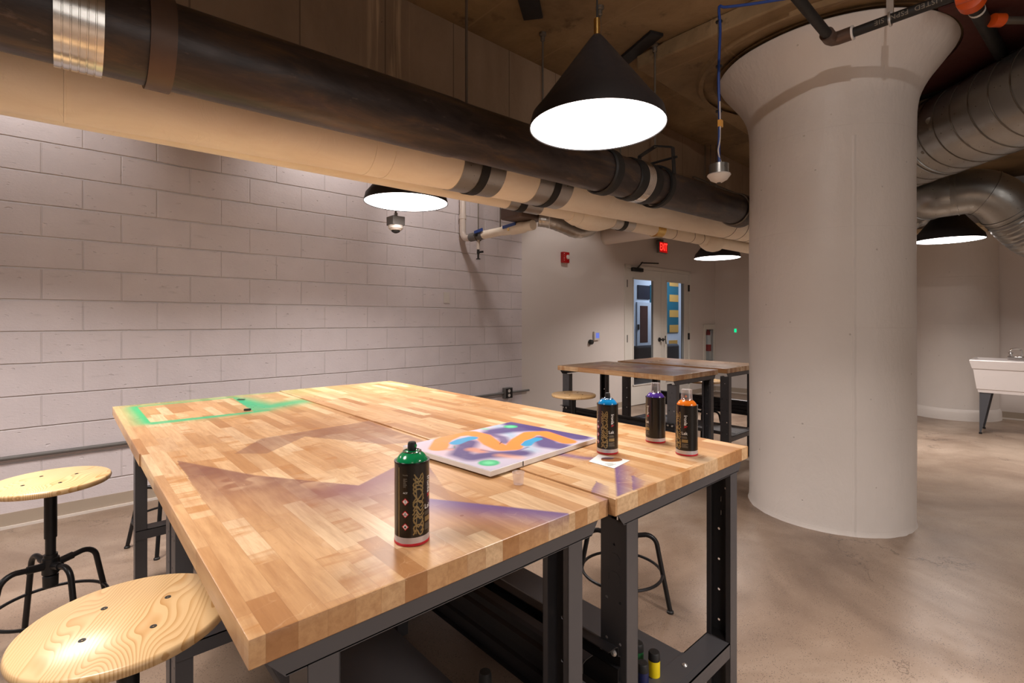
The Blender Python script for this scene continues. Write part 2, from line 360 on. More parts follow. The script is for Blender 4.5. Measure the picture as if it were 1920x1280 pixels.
class MB:
    def __init__(s): s.v = []; s.f = []
    def add(s, vs, fs):
        b = len(s.v); s.v += [tuple(v) for v in vs]; s.f += [tuple(b+i for i in f) for f in fs]; return s
    def box(s, x0, x1, y0, y1, z0, z1, M4=None):
        vs = [Vector(p) for p in ((x0,y0,z0),(x1,y0,z0),(x1,y1,z0),(x0,y1,z0),(x0,y0,z1),(x1,y0,z1),(x1,y1,z1),(x0,y1,z1))]
        if M4 is not None: vs = [M4 @ v for v in vs]
        return s.add(vs, [(3,2,1,0),(4,5,6,7),(0,1,5,4),(1,2,6,5),(2,3,7,6),(3,0,4,7)])
    def obox(s, p, q, w, h, up=Vector((0, 0, 1))):          # box along p->q, w across, h along up
        p, q = Vector(p), Vector(q); d = (q-p).normalized(); u = d.cross(up).normalized(); n = u.cross(d).normalized()
        vs = [p-u*w/2-n*h/2, p+u*w/2-n*h/2, p+u*w/2+n*h/2, p-u*w/2+n*h/2]
        vs += [v+(q-p) for v in vs]
        return s.add(vs, [(0,1,2,3),(7,6,5,4),(0,4,5,1),(1,5,6,2),(2,6,7,3),(3,7,4,0)])
    def prism(s, poly, z0, z1):
        n = len(poly)
        vs = [(x, y, z0) for x, y in poly]+[(x, y, z1) for x, y in poly]
        fs = [tuple(range(n-1, -1, -1)), tuple(range(n, 2*n))]+[(i, (i+1) % n, n+(i+1) % n, n+i) for i in range(n)]
        return s.add(vs, fs)
    def wprism(s, quad, th):                                 # polygon in space, extruded by vector th
        n = len(quad); a = [Vector(p) for p in quad]; b = [p+Vector(th) for p in a]
        return s.add(a+b, [tuple(range(n-1, -1, -1)), tuple(range(n, 2*n))]+[(i, (i+1) % n, n+(i+1) % n, n+i) for i in range(n)])
    def rings(s, rs, closed_ends=True):
        n = len(rs[0]); vs = [v for r in rs for v in r]; fs = []
        for i in range(len(rs)-1):
            for j in range(n):
                k = (j+1) % n; fs.append((i*n+j, i*n+k, (i+1)*n+k, (i+1)*n+j))
        if closed_ends: fs += [tuple(range(n-1, -1, -1)), tuple((len(rs)-1)*n+j for j in range(n))]
        return s.add(vs, fs)
    def cyl(s, p, q, r, seg=20, r2=None, caps=True):
        p, q = Vector(p), Vector(q); u, w, d = basis(q-p); r2 = r if r2 is None else r2
        mk = lambda c, rr: [c+u*math.cos(2*PI*j/seg)*rr+w*math.sin(2*PI*j/seg)*rr for j in range(seg)]
        return s.rings([mk(p, r), mk(q, r2)], caps)
    def axis(s, p, d, prof, seg=32, caps=True):              # prof: (distance along d, radius)
        p = Vector(p); u, w, d = basis(d)
        return s.rings([[p+d*h+u*math.cos(2*PI*j/seg)*r+w*math.sin(2*PI*j/seg)*r for j in range(seg)] for h, r in prof], caps)
    def tube(s, pts, r, seg=12, caps=True):
        pts = [Vector(p) for p in pts]; rs = []; u = None
        for i, p in enumerate(pts):
            d = (pts[min(i+1, len(pts)-1)]-pts[max(i-1, 0)]).normalized()
            if u is None: u = basis(d)[0]
            u = (u-d*u.dot(d)).normalized(); w = d.cross(u)
            rr = r[i] if isinstance(r, (list, tuple)) else r
            rs.append([p+u*math.cos(2*PI*j/seg)*rr+w*math.sin(2*PI*j/seg)*rr for j in range(seg)])
        return s.rings(rs, caps)
    def torus(s, c, R, r, seg=48, rs=8, M4=None):
        vs = []; fs = []
        for i in range(seg):
            a = 2*PI*i/seg
            for j in range(rs):
                b = 2*PI*j/rs; v = Vector(((R+r*math.cos(b))*math.cos(a), (R+r*math.cos(b))*math.sin(a), r*math.sin(b)))
                if M4 is not None: v = M4 @ v
                vs.append(v+Vector(c))
        for i in range(seg):
            for j in range(rs):
                k, l = (i+1) % seg, (j+1) % rs; fs.append((i*rs+j, k*rs+j, k*rs+l, i*rs+l))
        return s.add(vs, fs)
    def build(s, name, mat, parent=None, world=False, smooth=35, bevel=0, loc=None):
        off = world_loc(parent) if (world and parent is not None) else Vector((0, 0, 0))
        if loc is not None: off = off+Vector(loc)
        me = bpy.data.meshes.new(name)
        me.from_pydata([tuple(Vector(v)-off) for v in s.v], [], s.f)
        bm = bmesh.new(); bm.from_mesh(me); bmesh.ops.recalc_face_normals(bm, faces=bm.faces); bm.to_mesh(me); bm.free()
        o = link_mesh(name, me, parent, smooth, mat if not isinstance(mat, str) else M[mat])
        if loc is not None: o.location = loc
        if bevel:
            b = o.modifiers.new('bevel', 'BEVEL'); b.width = bevel; b.segments = 2; b.limit_method = 'ANGLE'
        return o
def smooth_path(pts, n=6):
    P = [Vector(p) for p in pts]; out = []
    for i in range(len(P)-1):
        p0 = P[max(i-1, 0)]; p1 = P[i]; p2 = P[i+1]; p3 = P[min(i+2, len(P)-1)]
        for k in range(n):
            t = k/n
            out.append(.5*((2*p1)+(-p0+p2)*t+(2*p0-5*p1+4*p2-p3)*t*t+(-p0+3*p1-3*p2+p3)*t**3))
    out.append(P[-1]); return out
def copy_tree(o, parent=None):
    c = o.copy(); COL.objects.link(c); c.parent = parent
    for ch in list(o.children): copy_tree(ch, c)
    return c
def struct(name, mb, mat, parent=None, **k):
    o = mb.build(name, mat, parent, **k)
    if parent is None: o['kind'] = 'structure'
    return o
def text_mesh(s, size, font_scale_x=1.0, spacing=1.0):
    cu = bpy.data.curves.new('t', 'FONT'); cu.body = s; cu.size = size; cu.align_x = 'CENTER'; cu.align_y = 'CENTER'
    cu.space_character = spacing; cu.resolution_u = 3; cu.offset = size*.012
    o = bpy.data.objects.new('t', cu); COL.objects.link(o)
    dg = bpy.context.evaluated_depsgraph_get(); dg.update()
    me = bpy.data.meshes.new_from_object(o.evaluated_get(dg))
    v = [(p.co.x*font_scale_x, p.co.y) for p in me.vertices]; f = [tuple(p.vertices) for p in me.polygons]
    bpy.data.objects.remove(o); bpy.data.curves.remove(cu); bpy.data.meshes.remove(me)
    return v, f
def slice_y(v, f, step):
    bm = bmesh.new(); bv = [bm.verts.new((a, b, 0)) for a, b in v]
    for q in f:
        try: bm.faces.new([bv[i] for i in q])
        except ValueError: pass
    y = min(b for _, b in v)+step; top = max(b for _, b in v)
    while y < top:
        bmesh.ops.bisect_plane(bm, geom=bm.verts[:]+bm.edges[:]+bm.faces[:], plane_co=(0, y, 0), plane_no=(0, 1, 0)); y += step
    bm.verts.index_update(); ov = [(q.co.x, q.co.y) for q in bm.verts]; of = [tuple(w.index for w in q.verts) for q in bm.faces]; bm.free()
    return ov, of
def plate_mesh(name, outline, holes, th):
    cu = bpy.data.curves.new(name, 'CURVE'); cu.dimensions = '2D'; cu.fill_mode = 'BOTH'; cu.extrude = th/2
    for poly in [outline]+holes:
        sp = cu.splines.new('POLY'); sp.points.add(len(poly)-1); sp.use_cyclic_u = True
        for p, (x, y) in zip(sp.points, poly): p.co = (x, y, 0, 1)
    o = bpy.data.objects.new(name, cu); COL.objects.link(o)
    dg = bpy.context.evaluated_depsgraph_get(); dg.update()
    me = bpy.data.meshes.new_from_object(o.evaluated_get(dg)); v = [tuple(p.co) for p in me.vertices]; f = [tuple(p.vertices) for p in me.polygons]
    bpy.data.objects.remove(o); bpy.data.curves.remove(cu); bpy.data.meshes.remove(me)
    return v, f
def circle2(cx, cy, r, n=12, ry=None):
    return [(cx+r*math.cos(2*PI*i/n), cy+(ry or r)*math.sin(2*PI*i/n)) for i in range(n)]

# ================================================================== SETTING
ZC = 3.16
struct('floor', MB().box(-7, 20, -6, 9, -.1, 0), 'floor')
struct('ceiling', MB().box(-7, 9.6, -6, 4.6, ZC, ZC+.12), 'ceiling')
struct('wall_back', MB().box(-7, 4.13, 4.39, 4.6, 0, ZC), 'block')
# painted drywall that carries the doors, a hair out of line with the block wall
dl = at_line(1170.5, 600, W1, W2); dr = at_line(1294.5, 600, W1, W2)
DL = Vector((dl.x, dl.y)); DR = Vector((dr.x, dr.y)); DH = 2.125
wn = Vector((-(W2-W1).y, (W2-W1).x)).normalized()            # away from the room
def wallseg(mb, p, q, z0, z1, th=.14, n=None):
    n = n or wn
    mb.wprism([(p.x, p.y, z0), (q.x, q.y, z0), (q.x, q.y, z1), (p.x, p.y, z1)], (n.x*th, n.y*th, 0)); return mb
mb = MB(); wallseg(mb, W1, DL, 0, ZC); wallseg(mb, DL, DR, DH, ZC)
kp0 = at_line(1318, 608, W1, W2); kp1 = at_line(1339.5, 608, W1, W2)
K0 = Vector((kp0.x, kp0.y)); K1 = Vector((kp1.x, kp1.y)); kd = (K1-K0).normalized(); K0 = K0+kd*.045; K1 = K1-kd*.045
wallseg(mb, DR, K0, 0, ZC); wallseg(mb, K1, W2+(W2-W1).normalized()*.3, 0, ZC); wallseg(mb, K0, K1, 0, .54); wallseg(mb, K0, K1, kp0.z-.06, ZC)
struct('wall_door_side', mb, 'drywall')
wn3 = Vector(((W3-W2).y*-1, (W3-W2).x)).normalized()
if wn3.x < 0: wn3 = -wn3
W4 = W2+(W3-W2)*2.9
mb = MB(); wallseg(mb, W2, W4, 0, ZC, .15, wn3); struct('wall_right', mb, 'drywall')
struct('wall_left', MB().box(-7.1, -6.9, -6, 4.6, 0, ZC), 'drywall')
struct('wall_front', MB().box(-7, 9.8, -6.1, -5.9, 0, ZC), 'drywall')

def baseb(name, p, q, n, h=.095):
    a = -Vector((n.x, n.y))*.006
    mb = MB().wprism([(p.x, p.y, 0.014), (q.x, q.y, 0.014), (q.x, q.y, h), (p.x, p.y, h)], (a.x, a.y, 0))
    o = struct(name, mb, 'baseboard', smooth=None)
    b = -Vector((n.x, n.y))*.02
    s = MB().wprism([(p.x, p.y, 0), (q.x, q.y, 0), (q.x, q.y, .016), (p.x, p.y, .016)], (b.x, b.y, 0)).build('shoe_moulding', 'shoe', o)
    return o
baseb('baseboard_back', Vector((-7, 4.39)), Vector((4.13, 4.39)), Vector((0, 1)))
baseb('baseboard_door_side_left', W1, DL, wn)
baseb('baseboard_door_side_right', DR, W2, wn)
baseb('baseboard_right', W2, W4, wn3)

CX, CY, CR = 3.915, 1.085, .484
# drop panel over the column with the ring left by the old formwork, and the deep beam behind the pipes
mb = MB().box(2.977, 4.86, .14, 1.994, 3.05, ZC)
struct('trim_1', mb, 'ceiling', bevel=.012)
mb = MB(); mb.axis((CX, CY, 3.025), (0, 0, 1), [(0, .80), (0, .83), (.024, .85), (.0245, .70), (0, .72)], 64, False)
struct('trim_2', mb, 'ceiling')
struct('trim_3', MB().box(-7, 9.3, 2.562, 2.95, 2.62, ZC), 'beam')
arc = [(3.915+.702*math.cos(math.radians(a)), 1.085+.702*math.sin(math.radians(a))) for a in range(36, -117, -6)]
struct('trim_4', MB().prism([(3.6, -1.4), (4.858, -1.4), (4.858, 1.5)]+arc+[(3.6, .455)], 3.010, 3.0245), 'redsteel', smooth=None)

# round columns
def column(name, x, y, r, label, cap=True, seg=96):
    root = empty(name, (x, y, 0), 0, label, 'column')
    rnd = random.Random(3)
    mb = MB(); rs = []
    prof = [(0, r+.006), (.02, r+.002), (.05, r), (.6, r), (1.2, r), (1.8, r), (2.2, r), (2.5, r), (2.60, r+.001), (2.66, r+.006), (2.70, r+.013), (2.74, r+.025), (2.78, r+.042), (2.82, r+.064), (2.86, r+.09), (2.90, r+.12), (2.94, r+.15), (2.975, r+.176), (3.0, r+.194), (3.02, r+.203), (3.026, r+.20)]
    for h, rr in prof:
        ring = []
        for j in range(seg):
            a = 2*PI*j/seg; w = 1+(.0035*math.sin(5*a+h*3)+.002*math.sin(11*a-h*5))
            if h <= .001: w += rnd.uniform(-.006, .006)
            ring.append((rr*w*math.cos(a), rr*w*math.sin(a), h if h > 0 else 0))
        rs.append(ring)
    mb.rings(rs)
    mb.build('shaft', 'column', root, smooth=50)
    return root
c1 = column('round_column', CX, CY, CR, 'thick white painted concrete column with flared top in the middle of the room')
c2 = column('round_column', 9.03, 1.02, CR, 'distant white painted column set against the far wall behind the utility sink')
MB().axis((0, 0, 0), (0, 0, 1), [(0, CR+.03), (.10, CR+.026), (.135, CR+.012), (.145, CR+.002)], 80, False).build('base_band', 'column', c2)

# ================================================================== DOORS and the hall behind
def wp(px, py, off=0.0): return at_line(px, py, W1, W2, off)
dv = (DR-DL).normalized()
fr = MB()
dv3 = Vector((dv.x, dv.y, 0)); wn_3 = Vector((wn.x, wn.y, 0)); DL3 = Vector((DL.x, DL.y, 0)); DR3 = Vector((DR.x, DR.y, 0))
def dbox(mb, s0, s1, z0, z1, n0, n1):            # box in door coordinates: s along wall from the left jamb, n outwards
    p = [DL3+dv3*s+wn_3*n+Vector((0, 0, z)) for s, n, z in ((s0,n0,z0),(s1,n0,z0),(s1,n1,z0),(s0,n1,z0),(s0,n0,z1),(s1,n0,z1),(s1,n1,z1),(s0,n1,z1))]
    return mb.add(p, [(3,2,1,0),(4,5,6,7),(0,1,5,4),(1,2,6,5),(2,3,7,6),(3,0,4,7)])
DW = (DR-DL).length
dbox(fr, 0, .05, 0, DH, -.012, .15); dbox(fr, DW-.05, DW, 0, DH, -.012, .15); dbox(fr, 0, DW, DH-.05, DH, -.012, .15)
struct('trim_5', fr, 'white_paint', bevel=.003)
def dcoord(px):                                   # pixel column -> s along the door wall
    p = wp(px, 600); return (Vector((p.x, p.y))-DL).dot(dv)
ms = dcoord(1240.5); z_hi = 1.93; z_lo = .30
def leaf(name, s0, s1, g0, g1, label):
    mb = MB(); n0, n1 = .01, .055; ztop = DH-.053
    dbox(mb, s0, g0, .01, ztop, n0, n1); dbox(mb, g1, s1, .01, ztop, n0, n1)
    dbox(mb, g0, g1, .01, z_lo, n0, n1); dbox(mb, g0, g1, z_hi, ztop, n0, n1)
    o = struct(name, mb, 'white_paint', smooth=None)
    b = MB(); w = .018
    dbox(b, g0, g0+w, z_lo, z_hi, n0-.012, n0); dbox(b, g1-w, g1, z_lo, z_hi, n0-.012, n0); dbox(b, g0, g1, z_lo, z_lo+w, n0-.012, n0); dbox(b, g0, g1, z_hi-w, z_hi, n0-.012, n0)
    b.build('glazing_bead', 'white_paint', o)
    g = MB(); dbox(g, g0, g1, z_lo, z_hi, .028, .034); g.build('window_pane', 'glass', o, smooth=None)
    return o
d1 = leaf('door_1', .052, ms-.002, dcoord(1187), dcoord(1226.5), '')
d2 = leaf('door_2', ms+.002, DW-.052, dcoord(1249.5), dcoord(1284), '')
for d, s in ((d1, .052), (d2, DW-.052)):
    for z in (.27, 1.02, 1.84):
        h = MB(); dbox(h, s-.014, s+.014, z-.055, z+.055, -.012, .01); h.build('hinge', 'blackrubber', d)
hp = DL3+dv3*(ms+.0)+Vector((0, 0, .985))
k = MB(); k.axis(hp+dv3*(-.055)-wn_3*(-.01), -wn_3, [(0, .034), (.012, .034), (.02, .026)], 24)
k.tube([hp+dv3*(-.055), hp+dv3*(-.055)-wn_3*.05], .012); k.axis(hp+dv3*(-.055)-wn_3*.045, -wn_3, [(0, .012), (.008, .024), (.022, .026), (.032, .018)], 24)
k.build('door_knob', 'blackrubber', d1)
k = MB(); k.axis(hp+dv3*.04+wn_3*.01, -wn_3, [(0, .022), (.012, .022)], 20); k.tube([hp+dv3*.04, hp+dv3*.04-wn_3*.045, hp+dv3*.05-wn_3*.05-Vector((0, 0, .07))], .008); k.tube([hp+dv3*.04-wn_3*.04, hp+dv3*.04-wn_3*.045+Vector((0, 0, .06))], .008)
k.build('door_handle', 'blackrubber', d2)
clz = DL3+dv3*.17-wn_3*.03+Vector((0, 0, DH-.07))
c = MB(); c.obox(clz-dv3*.02, clz+dv3*.24, .05, .055); c.build('door_closer', 'blackrubber', d1, bevel=.008)
c = MB(); c.obox(clz+dv3*.12+Vector((0, 0, .03)), clz+dv3*.12-wn_3*.09+Vector((0, 0, .11)), .02, .012); c.obox(clz+dv3*.12-wn_3*.06+Vector((0, 0, .1)), clz+dv3*.62-wn_3*.03+Vector((0, 0, .13)), .02, .012, Vector((0, 1, 0)))
c.build('closer_arm', 'blackrubber', d1)
# hall beyond
HW = 7.3
struct('wall_hall_back', MB().box(5, 19, HW, HW+.1, 0, 3.0), 'hallwall')
struct('wall_hall_left', MB().box(4.9, 5, 4.6, HW+.1, 0, 3.0), 'hallwall')
struct('wall_hall_right', MB().box(19, 19.1, 4.3, HW+.1, 0, 3.0), 'hallwall')
struct('ceiling_hall', MB().box(4.9, 19.1, 4.62, HW+.1, 2.9, 3.0), 'hallwall')
def hy(px, py): return at_y(px, py, HW)
def panel(name, px0, px1, py0, py1, mat, label=None, cat=None, th=.03, parent=None, group=None, y=HW-.003):
    a = at_y(px0, py0, y); b = at_y(px1, py1, y)
    o = MB().box(a.x, b.x, y-th, y, b.z, a.z).build(name, mat, parent, smooth=None)
    if label: tag(o, label, cat, group)
    return o
o = panel('transom_window', 1195, 1217, 534, 561, 'darkglass', 'dark transom window seen through the left door pane above the hall door', 'window', .02)
hd = panel('hall_door', 1193, 1219, 566, 700, 'hallwall', 'white hall door with brown glass seen through the left door pane', 'door', .03)
pn = panel('door_glass', 1198, 1212.5, 573, 641.5, 'brownglass', parent=hd, th=.035)
panel('pull_handle', 1193.5, 1195.5, 608, 618, 'blackrubber', parent=hd, th=.06)
tag(panel('teal_wall_strip', 1218.5, 1227, 534, 624, 'teal', th=.02), 'narrow teal painted strip beside the hall door, seen through the left pane', 'wall panel')
tp = panel('striped_wall_panel', 1246, 1271, 528, 623, 'teal', 'teal and mustard striped panel seen through the right door pane', 'wall panel', .02)
for y0, y1 in ((526, 537.5), (552, 566), (581, 594.5), (609, 622.5)):
    panel('mustard_block', 1254, 1270.5, y0, y1, 'yellow', parent=tp, th=.026)
panel('mustard_block', 1254, 1269, 638, 647, 'yellow', parent=tp, th=.02)
SY = 6.3
a = at_y(1194, 649, SY); b = at_y(1275, 649, SY)
sf = empty('sofa', ((a.x+b.x)/2, SY+.3, 0), 0, 'low dark grey upholstered sofa in the hall beyond the glazed doors', 'sofa')
MB().box(a.x, b.x, SY, SY+.2, .1, a.z).build('backrest', 'sofa', sf, world=True, bevel=.06)
MB().box(a.x+.02, b.x-.02, SY+.2, SY+.75, .1, .42).build('seat', 'sofa', sf, world=True, bevel=.04)
mb = MB()
for xx in (a.x+.1, b.x-.1):
    for yy in (SY+.08, SY+.66): MB().cyl((xx, yy, 0), (xx, yy, .11), .02, 10).build('leg', 'blackrubber', sf, world=True)

# ================================================================== WALL FITTINGS
WY = 4.39
def switchplate(name, c, n, w, h, th, mat, label, cat):
    c = Vector(c); u = Vector((-n.y, n.x, 0)).normalized(); n = Vector((n.x, n.y, 0))
    mb = MB().wprism([c+u*w/2-Vector((0,0,h/2)), c-u*w/2-Vector((0,0,h/2)), c-u*w/2+Vector((0,0,h/2)), c+u*w/2+Vector((0,0,h/2))], -n*th)
    root = mb.build(name, mat, None, bevel=.002, loc=c); tag(root, label, cat); return root
p = at_y(837, 558, WY); wpl = switchplate('blank_wall_plate', p, Vector((0, 1, 0)), .075, .115, .008, 'white_pl', 'small white blank plate on the white block wall', 'wall plate')
# conduit low on the block wall with outlet box
zc = .44
cd = empty('wall_conduit', (0, WY-.02, zc), 0, 'thin grey electrical conduit running low along the block wall', 'conduit')
ob = at_y(953, 737, WY-.04)
MB().cyl((-7, WY-.026, zc), (ob.x-.06, WY-.026, zc), .0135, 12).build('pipe_run', 'greycoup', cd, world=True)
MB().cyl((ob.x+.06, WY-.026, zc), (at_y(989, 735, WY).x, WY-.026, zc), .012, 12).build('pipe_stub', 'greycoup', cd, world=True)
for xx in (-1.4, 0.4, 2.2):
    MB().box(xx-.012, xx+.012, WY-.036, WY, zc-.03, zc+.03).build('strap', 'pvc', cd, world=True, bevel=.002)
bx = empty('outlet_box', (ob.x, WY, zc), 0, 'grey metal box with round double outlet on the low conduit', 'outlet')
MB().box(-.058, .058, -.055, 0, -.062, .062).build('box', 'greycoup', bx, bevel=.004)
for zz in (.026, -.026): MB().axis((0, -.055, zz), (0, -1, 0), [(0, .019), (.004, .019)], 20).build('socket', 'white_pl', bx)
MB().box(-.05, .05, -.0575, -.055, -.054, .054).build('cover', 'dark_metal', bx)
# fire alarm strobe
p = wp(1057, 483); fa = empty('fire_alarm', (p.x, p.y, p.z), 0, 'red fire alarm horn strobe on the white wall left of the doors', 'alarm')
ang = math.atan2(dv.y, dv.x); fa.rotation_euler = (0, 0, ang)
MB().box(-.058, .058, -.05, 0, -.07, .07).build('housing', 'red', fa, bevel=.005)
MB().axis((.025, -.05, .005), (0, -1, 0), [(0, .03), (.012, .027), (.02, .015)], 20).build('strobe', 'white_pl', fa)
for i, chv in enumerate('FIRE'):
    v, f = text_mesh(chv, .024); MB().add([(x-.04, -.0508, y+.044-.028*i) for x, y in v], f).build('fire_letter', 'lab_white', fa, smooth=None)
# thermostat + black knob
p = wp(1117, 629.5); th_ = empty('thermostat', (p.x, p.y, p.z), ang, 'small white thermostat with blue screen left of the doors', 'thermostat')
MB().box(-.06, .06, -.028, 0, -.062, .062).build('case', 'white_pl', th_, bevel=.006)
MB().box(-.03, .04, -.0295, -.028, -.03, .042).build('screen', 'lcd', th_)
p = wp(1106, 641); kb = MB().axis((0, 0, 0), (0, -1, 0), [(0, .034), (.02, .036), (.045, .03), (.05, .015)], 24).build('round_wall_stop', 'blackrubber', None)
kb.location = p; tag(kb, 'round black stop on the wall just below the thermostat', 'wall stop')
# exit sign
p = wp(1242, 464, -.09); ex = empty('exit_sign', (p.x, p.y, p.z), ang, 'glowing red EXIT sign mounted above the double doors', 'exit sign')
MB().box(-.115, .115, -.02, .03, -.088, .088).build('housing', 'greycoup', ex, bevel=.004)
MB().box(-.108, .108, -.022, -.02, -.08, .08).build('face', 'exit_face', ex)
v, f = text_mesh('EXIT', .165, .62, .95)
MB().add([(x, -.0235, y) for x, y in v], f).build('lettering', 'exit_glow', ex, smooth=None)
MB().box(-.03, .03, .0, .09, .06, .13).build('bracket', 'greycoup', ex)
# extinguisher cabinet
p0 = wp(1318, 608); p1 = wp(1339.5, 608); pc = (p0+p1)/2; cw = (p1-p0).length
cb = empty('extinguisher_cabinet', (pc.x, pc.y, .5), ang, 'white wall cabinet with glazed front right of the doors', 'cabinet')
hh = p0.z-.5
mb = MB(); mb.box(-cw/2, -cw/2+.07, -.02, 0, 0, hh); mb.box(cw/2-.07, cw/2, -.02, 0, 0, hh); mb.box(-cw/2+.07, cw/2-.07, -.02, 0, hh-.09, hh); mb.box(-cw/2+.07, cw/2-.07, -.02, 0, 0, .06)
mb.build('frame', 'white_paint', cb, bevel=.003)
MB().box(-cw/2+.05, cw/2-.05, .13, .136, .05, hh-.07).build('back_panel', 'greycoup', cb)
MB().box(-cw/2+.07, cw/2-.07, -.012, -.008, .06, hh-.09).build('window_pane', 'glass', cb, smooth=None)
nv3 = Vector((wn.x, wn.y, 0))
fe = empty('fire_extinguisher', Vector((pc.x, pc.y, .735))+nv3*.066+Vector((dv.x, dv.y, 0))*.098, ang, 'red fire extinguisher with white label inside the wall cabinet', 'fire extinguisher')
MB().axis((0, 0, 0), (0, 0, 1), [(0, .045), (.01, .052), (.31, .052), (.35, .036), (.365, .018), (.39, .018)], 24).build('cylinder', 'red', fe)
MB().axis((0, 0, .12), (0, 0, 1), [(0, .0526), (.17, .0526)], 24, False).build('paper_label', 'lab_white', fe)
MB().box(-.04, .025, -.014, .014, .39, .42).build('lever', 'blackrubber', fe, bevel=.004)
MB().box(-.02, .015, -.058, -.054, .27, .37).build('hang_tag', 'lab_white', fe)
MB().box(-.05, .05, -.05, .06, -.16, 0).build('bracket', 'white_paint', fe)
MB().tube([(.0, 0, .4), (.05, -.01, .39), (.056, 0, .2), (.054, 0, .12)], .008, 8).build('hose', 'blackrubber', fe)
# switch on the right wall
p = at_line(1379.5, 619.5, W2, W3); an3 = math.atan2(-(W3-W2).x, (W3-W2).y)
n3 = Vector((wn3.x, wn3.y, 0))
sw = switchplate('indicator_plate', p, n3, .06, .11, .012, 'white_pl', 'small green lit plate on the far white wall left of the column', 'indicator')
sp_ = MB().box(-.02, -.013, -.018, .018, -.03, .03).build('green_light', 'green_led', sw)

# ================================================================== PIPES
def lin(x, x0, v0, x1, v1): return v0+(x-x0)/(x1-x0)*(v1-v0)
YB = 1.84; RB = .127
zb = lambda x: lin(x, .267, 2.132, 3.22, 2.201)
pb = empty('black_drain_pipe', (1.5, YB, 2.16), 0, 'thick tar black drain pipe slung under the ceiling across the room', 'pipe')
def along(zf, Y, xs_r):                 # rings along an almost level pipe
    return [(x, r) for x, r in xs_r]
def pipe_part(name, zf, Y, xr, mat, parent, seg=48, caps=True):
    mb = MB(); rs = []
    for x, r in xr:
        c = Vector((x, Y(x) if callable(Y) else Y, zf(x)))
        rs.append([c+Vector((0, math.cos(2*PI*j/seg)*r, math.sin(2*PI*j/seg)*r)) for j in range(seg)])
    mb.rings(rs, caps)
    return mb.build(name, mat, parent, world=True)
pipe_part('barrel', zb, YB, [(-3.2, RB), (1.2, RB), (1.29, RB), (1.33, RB-.005), (2.3, RB-.005), (4.15, RB-.005), (4.34, RB-.005), (4.36, RB-.02), (4.362, .05)], 'blackpipe', pb)
pipe_part('hub', zb, YB, [(4.18, RB+.004), (4.2, RB+.012), (4.31, RB+.012), (4.335, RB+.004)], 'blackpipe', pb)
pipe_part('end_ring', zb, YB, [(4.165, RB+.0), (4.168, RB+.008), (4.178, RB+.008), (4.18, RB+.0)], 'rod', pb, caps=False)
pipe_part('rubber_collar', zb, YB, [(2.36, RB), (2.37, RB+.01), (2.43, RB+.01), (2.44, RB)], 'blackrubber', pb, caps=False)
# ribbed stainless couplings
def ribbed(x0, x1, r, n, name='steel_coupling', mat='shiny'):
    pr = [(x0, r-.004), (x0, r+.002)]; w_ = (x1-x0)/n
    for i in range(1, n):
        g = x0+w_*i; pr += [(g-.0022, r+.002), (g-.0012, r-.0012), (g+.0012, r-.0012), (g+.0022, r+.002)]
    pr.append((x1, r+.002))
    pr.append((x1, r-.004)); return pipe_part(name, zb, YB, pr, mat, pb, caps=False)
ribbed(-.02, .082, RB+.006, 6)
ribbed(2.70, 2.775, RB+.005, 5, 'steel_coupling', 'shiny')
pipe_part('coupling_cuff', zb, YB, [(2.62, RB-.002), (2.63, RB+.005), (2.698, RB+.005), (2.699, RB)], 'blackrubber', pb, caps=False)
pipe_part('coupling_cuff', zb, YB, [(2.776, RB-.002), (2.777, RB+.006), (2.86, RB+.006), (2.87, RB)], 'blackrubber', pb, caps=False)
# hanger straps
st = pipe_part('hanger_strap', zb, YB, [(.182, RB), (.182, RB+.009), (.245, RB+.009), (.245, RB)], 'strap', pb, caps=False)
MB().cyl((.213, YB, zb(.2)+RB), (.213, YB, ZC), .007, 10).build('hanger_rod', 'rod', pb, world=True)
pipe_part('clevis_band', zb, YB, [(2.955, RB), (2.955, RB+.014), (3.0, RB+.014), (3.0, RB)], 'blackrubber', pb, caps=False)
cz = zb(2.97)
mb = MB(); mb.obox((2.977, YB-RB-.01, cz+.06), (2.977, YB-RB+.0, cz+RB+.11), .035, .008, Vector((0, 1, 0)))
mb.obox((2.977, YB-RB, cz+RB+.11), (2.977, YB, cz+RB+.15), .035, .008); mb.obox((2.977, YB, cz+RB+.15), (2.977, YB+RB, cz+RB+.11), .035, .008)
mb.obox((2.977, YB+RB, cz+RB+.11), (2.977, YB+RB+.01, cz+.06), .035, .008, Vector((0, 1, 0)))
mb.cyl((2.977, YB-RB-.03, cz+RB+.04), (2.977, YB+RB+.03, cz+RB+.04), .008, 8)
mb.build('clevis_yoke', 'blackrubber', pb, world=True)
for x, zt in ((1.38, ZC), (2.37, ZC), (2.967, ZC)):
    zz0 = zb(x)+RB-.003 if x < 2.9 else cz+RB+.14
    MB().cyl((x, YB, zz0), (x, YB, zt), .0065, 10).build('hanger_rod', 'rod', pb, world=True)
    MB().axis((x, YB, zt-.055), (0, 0, 1), [(0, .009), (.005, .015), (.03, .015), (.032, .011), (.04, .024), (.055, .024)], 12).build('rod_anchor', 'rod', pb, world=True)
